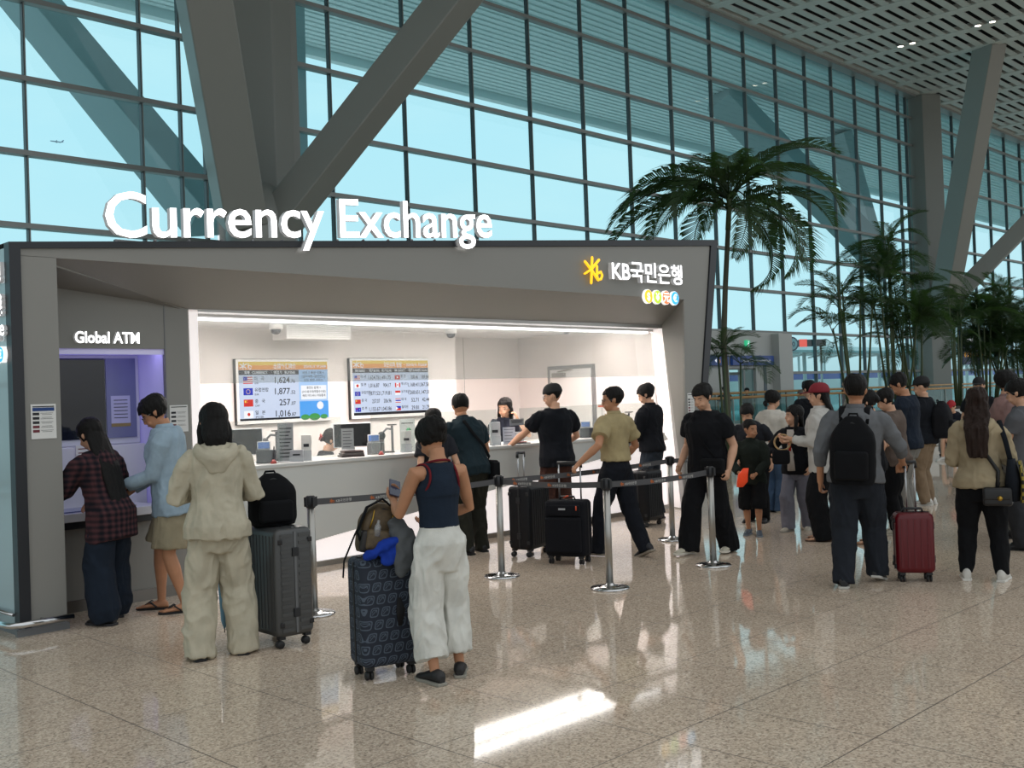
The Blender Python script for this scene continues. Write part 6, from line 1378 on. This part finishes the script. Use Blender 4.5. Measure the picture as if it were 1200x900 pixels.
for x, z, lb, cc in ((47.3, 3.95, 'round white road sign with dark rim outside the glass', '#dfe4e4'), (46.35, 3.95, 'round blue road sign outside the glass, half hidden by lobby', '#6f83b8')):
    t = thing('road_sign', lb, 'sign', (x, 27, -.1), R(-30)); m = MB(); m.tube([(0, .05, 0), (0, .05, z)], .04, 8); m.build('post', BRUSH, t)
    m = MB(); mx = frame_mx((0, 0, z), (1, 0, 0), (0, 0, 1)); m.lathe([(0, 0), (.36, 0), (.36, .02), (0, .02)], n=28, mi=1, mx=mx); m.lathe([(0, .021), (.29, .021), (.29, .022), (0, .022)], n=28, mi=0, mx=mx); put_text(m, '30', mx @ M.Translation((0, -.12, .026)), .34, None, 1, 0, 'C', .02) if cc == '#dfe4e4' else None; m.build('disc', [mat('road_'+cc[1:], cc, .5), mat('road_rim', '#3f4a66', .5)], t)
t = thing('lane_signal', 'overhead lane signal with red lamp outside the glass', 'traffic signal', (49.3, 27, -.1), R(-30)); m = MB(); m.bb((-.75, -.1, 3.85), (.75, .1, 4.2)); m.build('housing', BLACK, t); m = MB(); m.bb((-.78, -.12, 3.83), (-.35, -.1, 4.22)); m.build('red_lamp', mat('signal_red', '#e03020', .4, emit='#ff4a38', strength=1.2), t); m = MB(); m.tube([(.5, 0, 0), (.5, 0, 3.9)], .06, 8); m.build('post', BRUSH, t)
for k, (x, y, s, lb) in enumerate(((47.5, 44, 3.2, 'leafy tree outside, just right of the lobby pillar'), (52.5, 46, 2.6, 'leafy tree outside, below the lane signal'), (62, 47, 2.6, 'leafy tree outside, left of the far column'))):
    t = thing('tree', lb, 'tree', (x, y, -.1), 0, 'trees outside'); m = MB(); m.tube([(0, 0, 0), (0, 0, s*.5)], [.12, .08], 8); m.build('trunk', BARK, t)
    m = MB(); q = random.Random(k)
    for i in range(700):
        d = V((q.gauss(0, 1), q.gauss(0, 1), q.gauss(0, 1))).normalized()*q.uniform(.55, 1)**.5; c = V((d.x*s*.55, d.y*s*.55, s*.75+d.z*s*.45)); a = V((q.gauss(0, 1), q.gauss(0, 1), q.gauss(0, 1))).normalized()*.16; b = a.cross(d).normalized()*.13
        m.add([c-a, c+b, c+a, c-b], [(0, 1, 2, 3)])
    m.build('foliage', leafmat('tree_leaf_%d' % k, '#5c7a5a', '#7f9a60'), t)
t = thing('airplane', 'tiny airliner flying in the sky at upper left', 'airplane', (1189.9, 2907, 752.7)); t.rotation_euler = (0, R(8), R(-38))
m = MB(); m.tube([(-17, 0, 0), (-15, 0, 0), (-8, 0, 0), (10, 0, 0), (16, 0, .8), (19, 0, 1.2)], [.4, 1.5, 1.9, 1.9, 1.1, .3], 14); m.build('fuselage', mat('plane_white', '#9aa6b5', .4), t)
for s in (-1, 1):
    m = MB(); m.prism([(-3, s*1.5, -.5), (2, s*1.5, -.5), (7, s*16, .8), (5, s*16, .8)], (0, 0, .35)); m.build('wing', MATS['plane_white'], t)
    m = MB(); m.prism([(14, s*.5, 1.2), (17, s*.5, 1.2), (19, s*6, 1.4), (17.5, s*6, 1.4)], (0, 0, .2)); m.build('tailplane', MATS['plane_white'], t)
    m = MB(); m.tube([(-3, s*5.5, -1.2), (1, s*5.5, -1.2)], 1.0, 12); m.build('engine', MATS['plane_white'], t)
m = MB(); m.prism([(12, 0, 1.5), (17, 0, 1.5), (20, 0, 7), (17.5, 0, 7)], (0, .3, 0)); m.build('tail_fin', mat('plane_tail', '#5f6f95', .4), t)
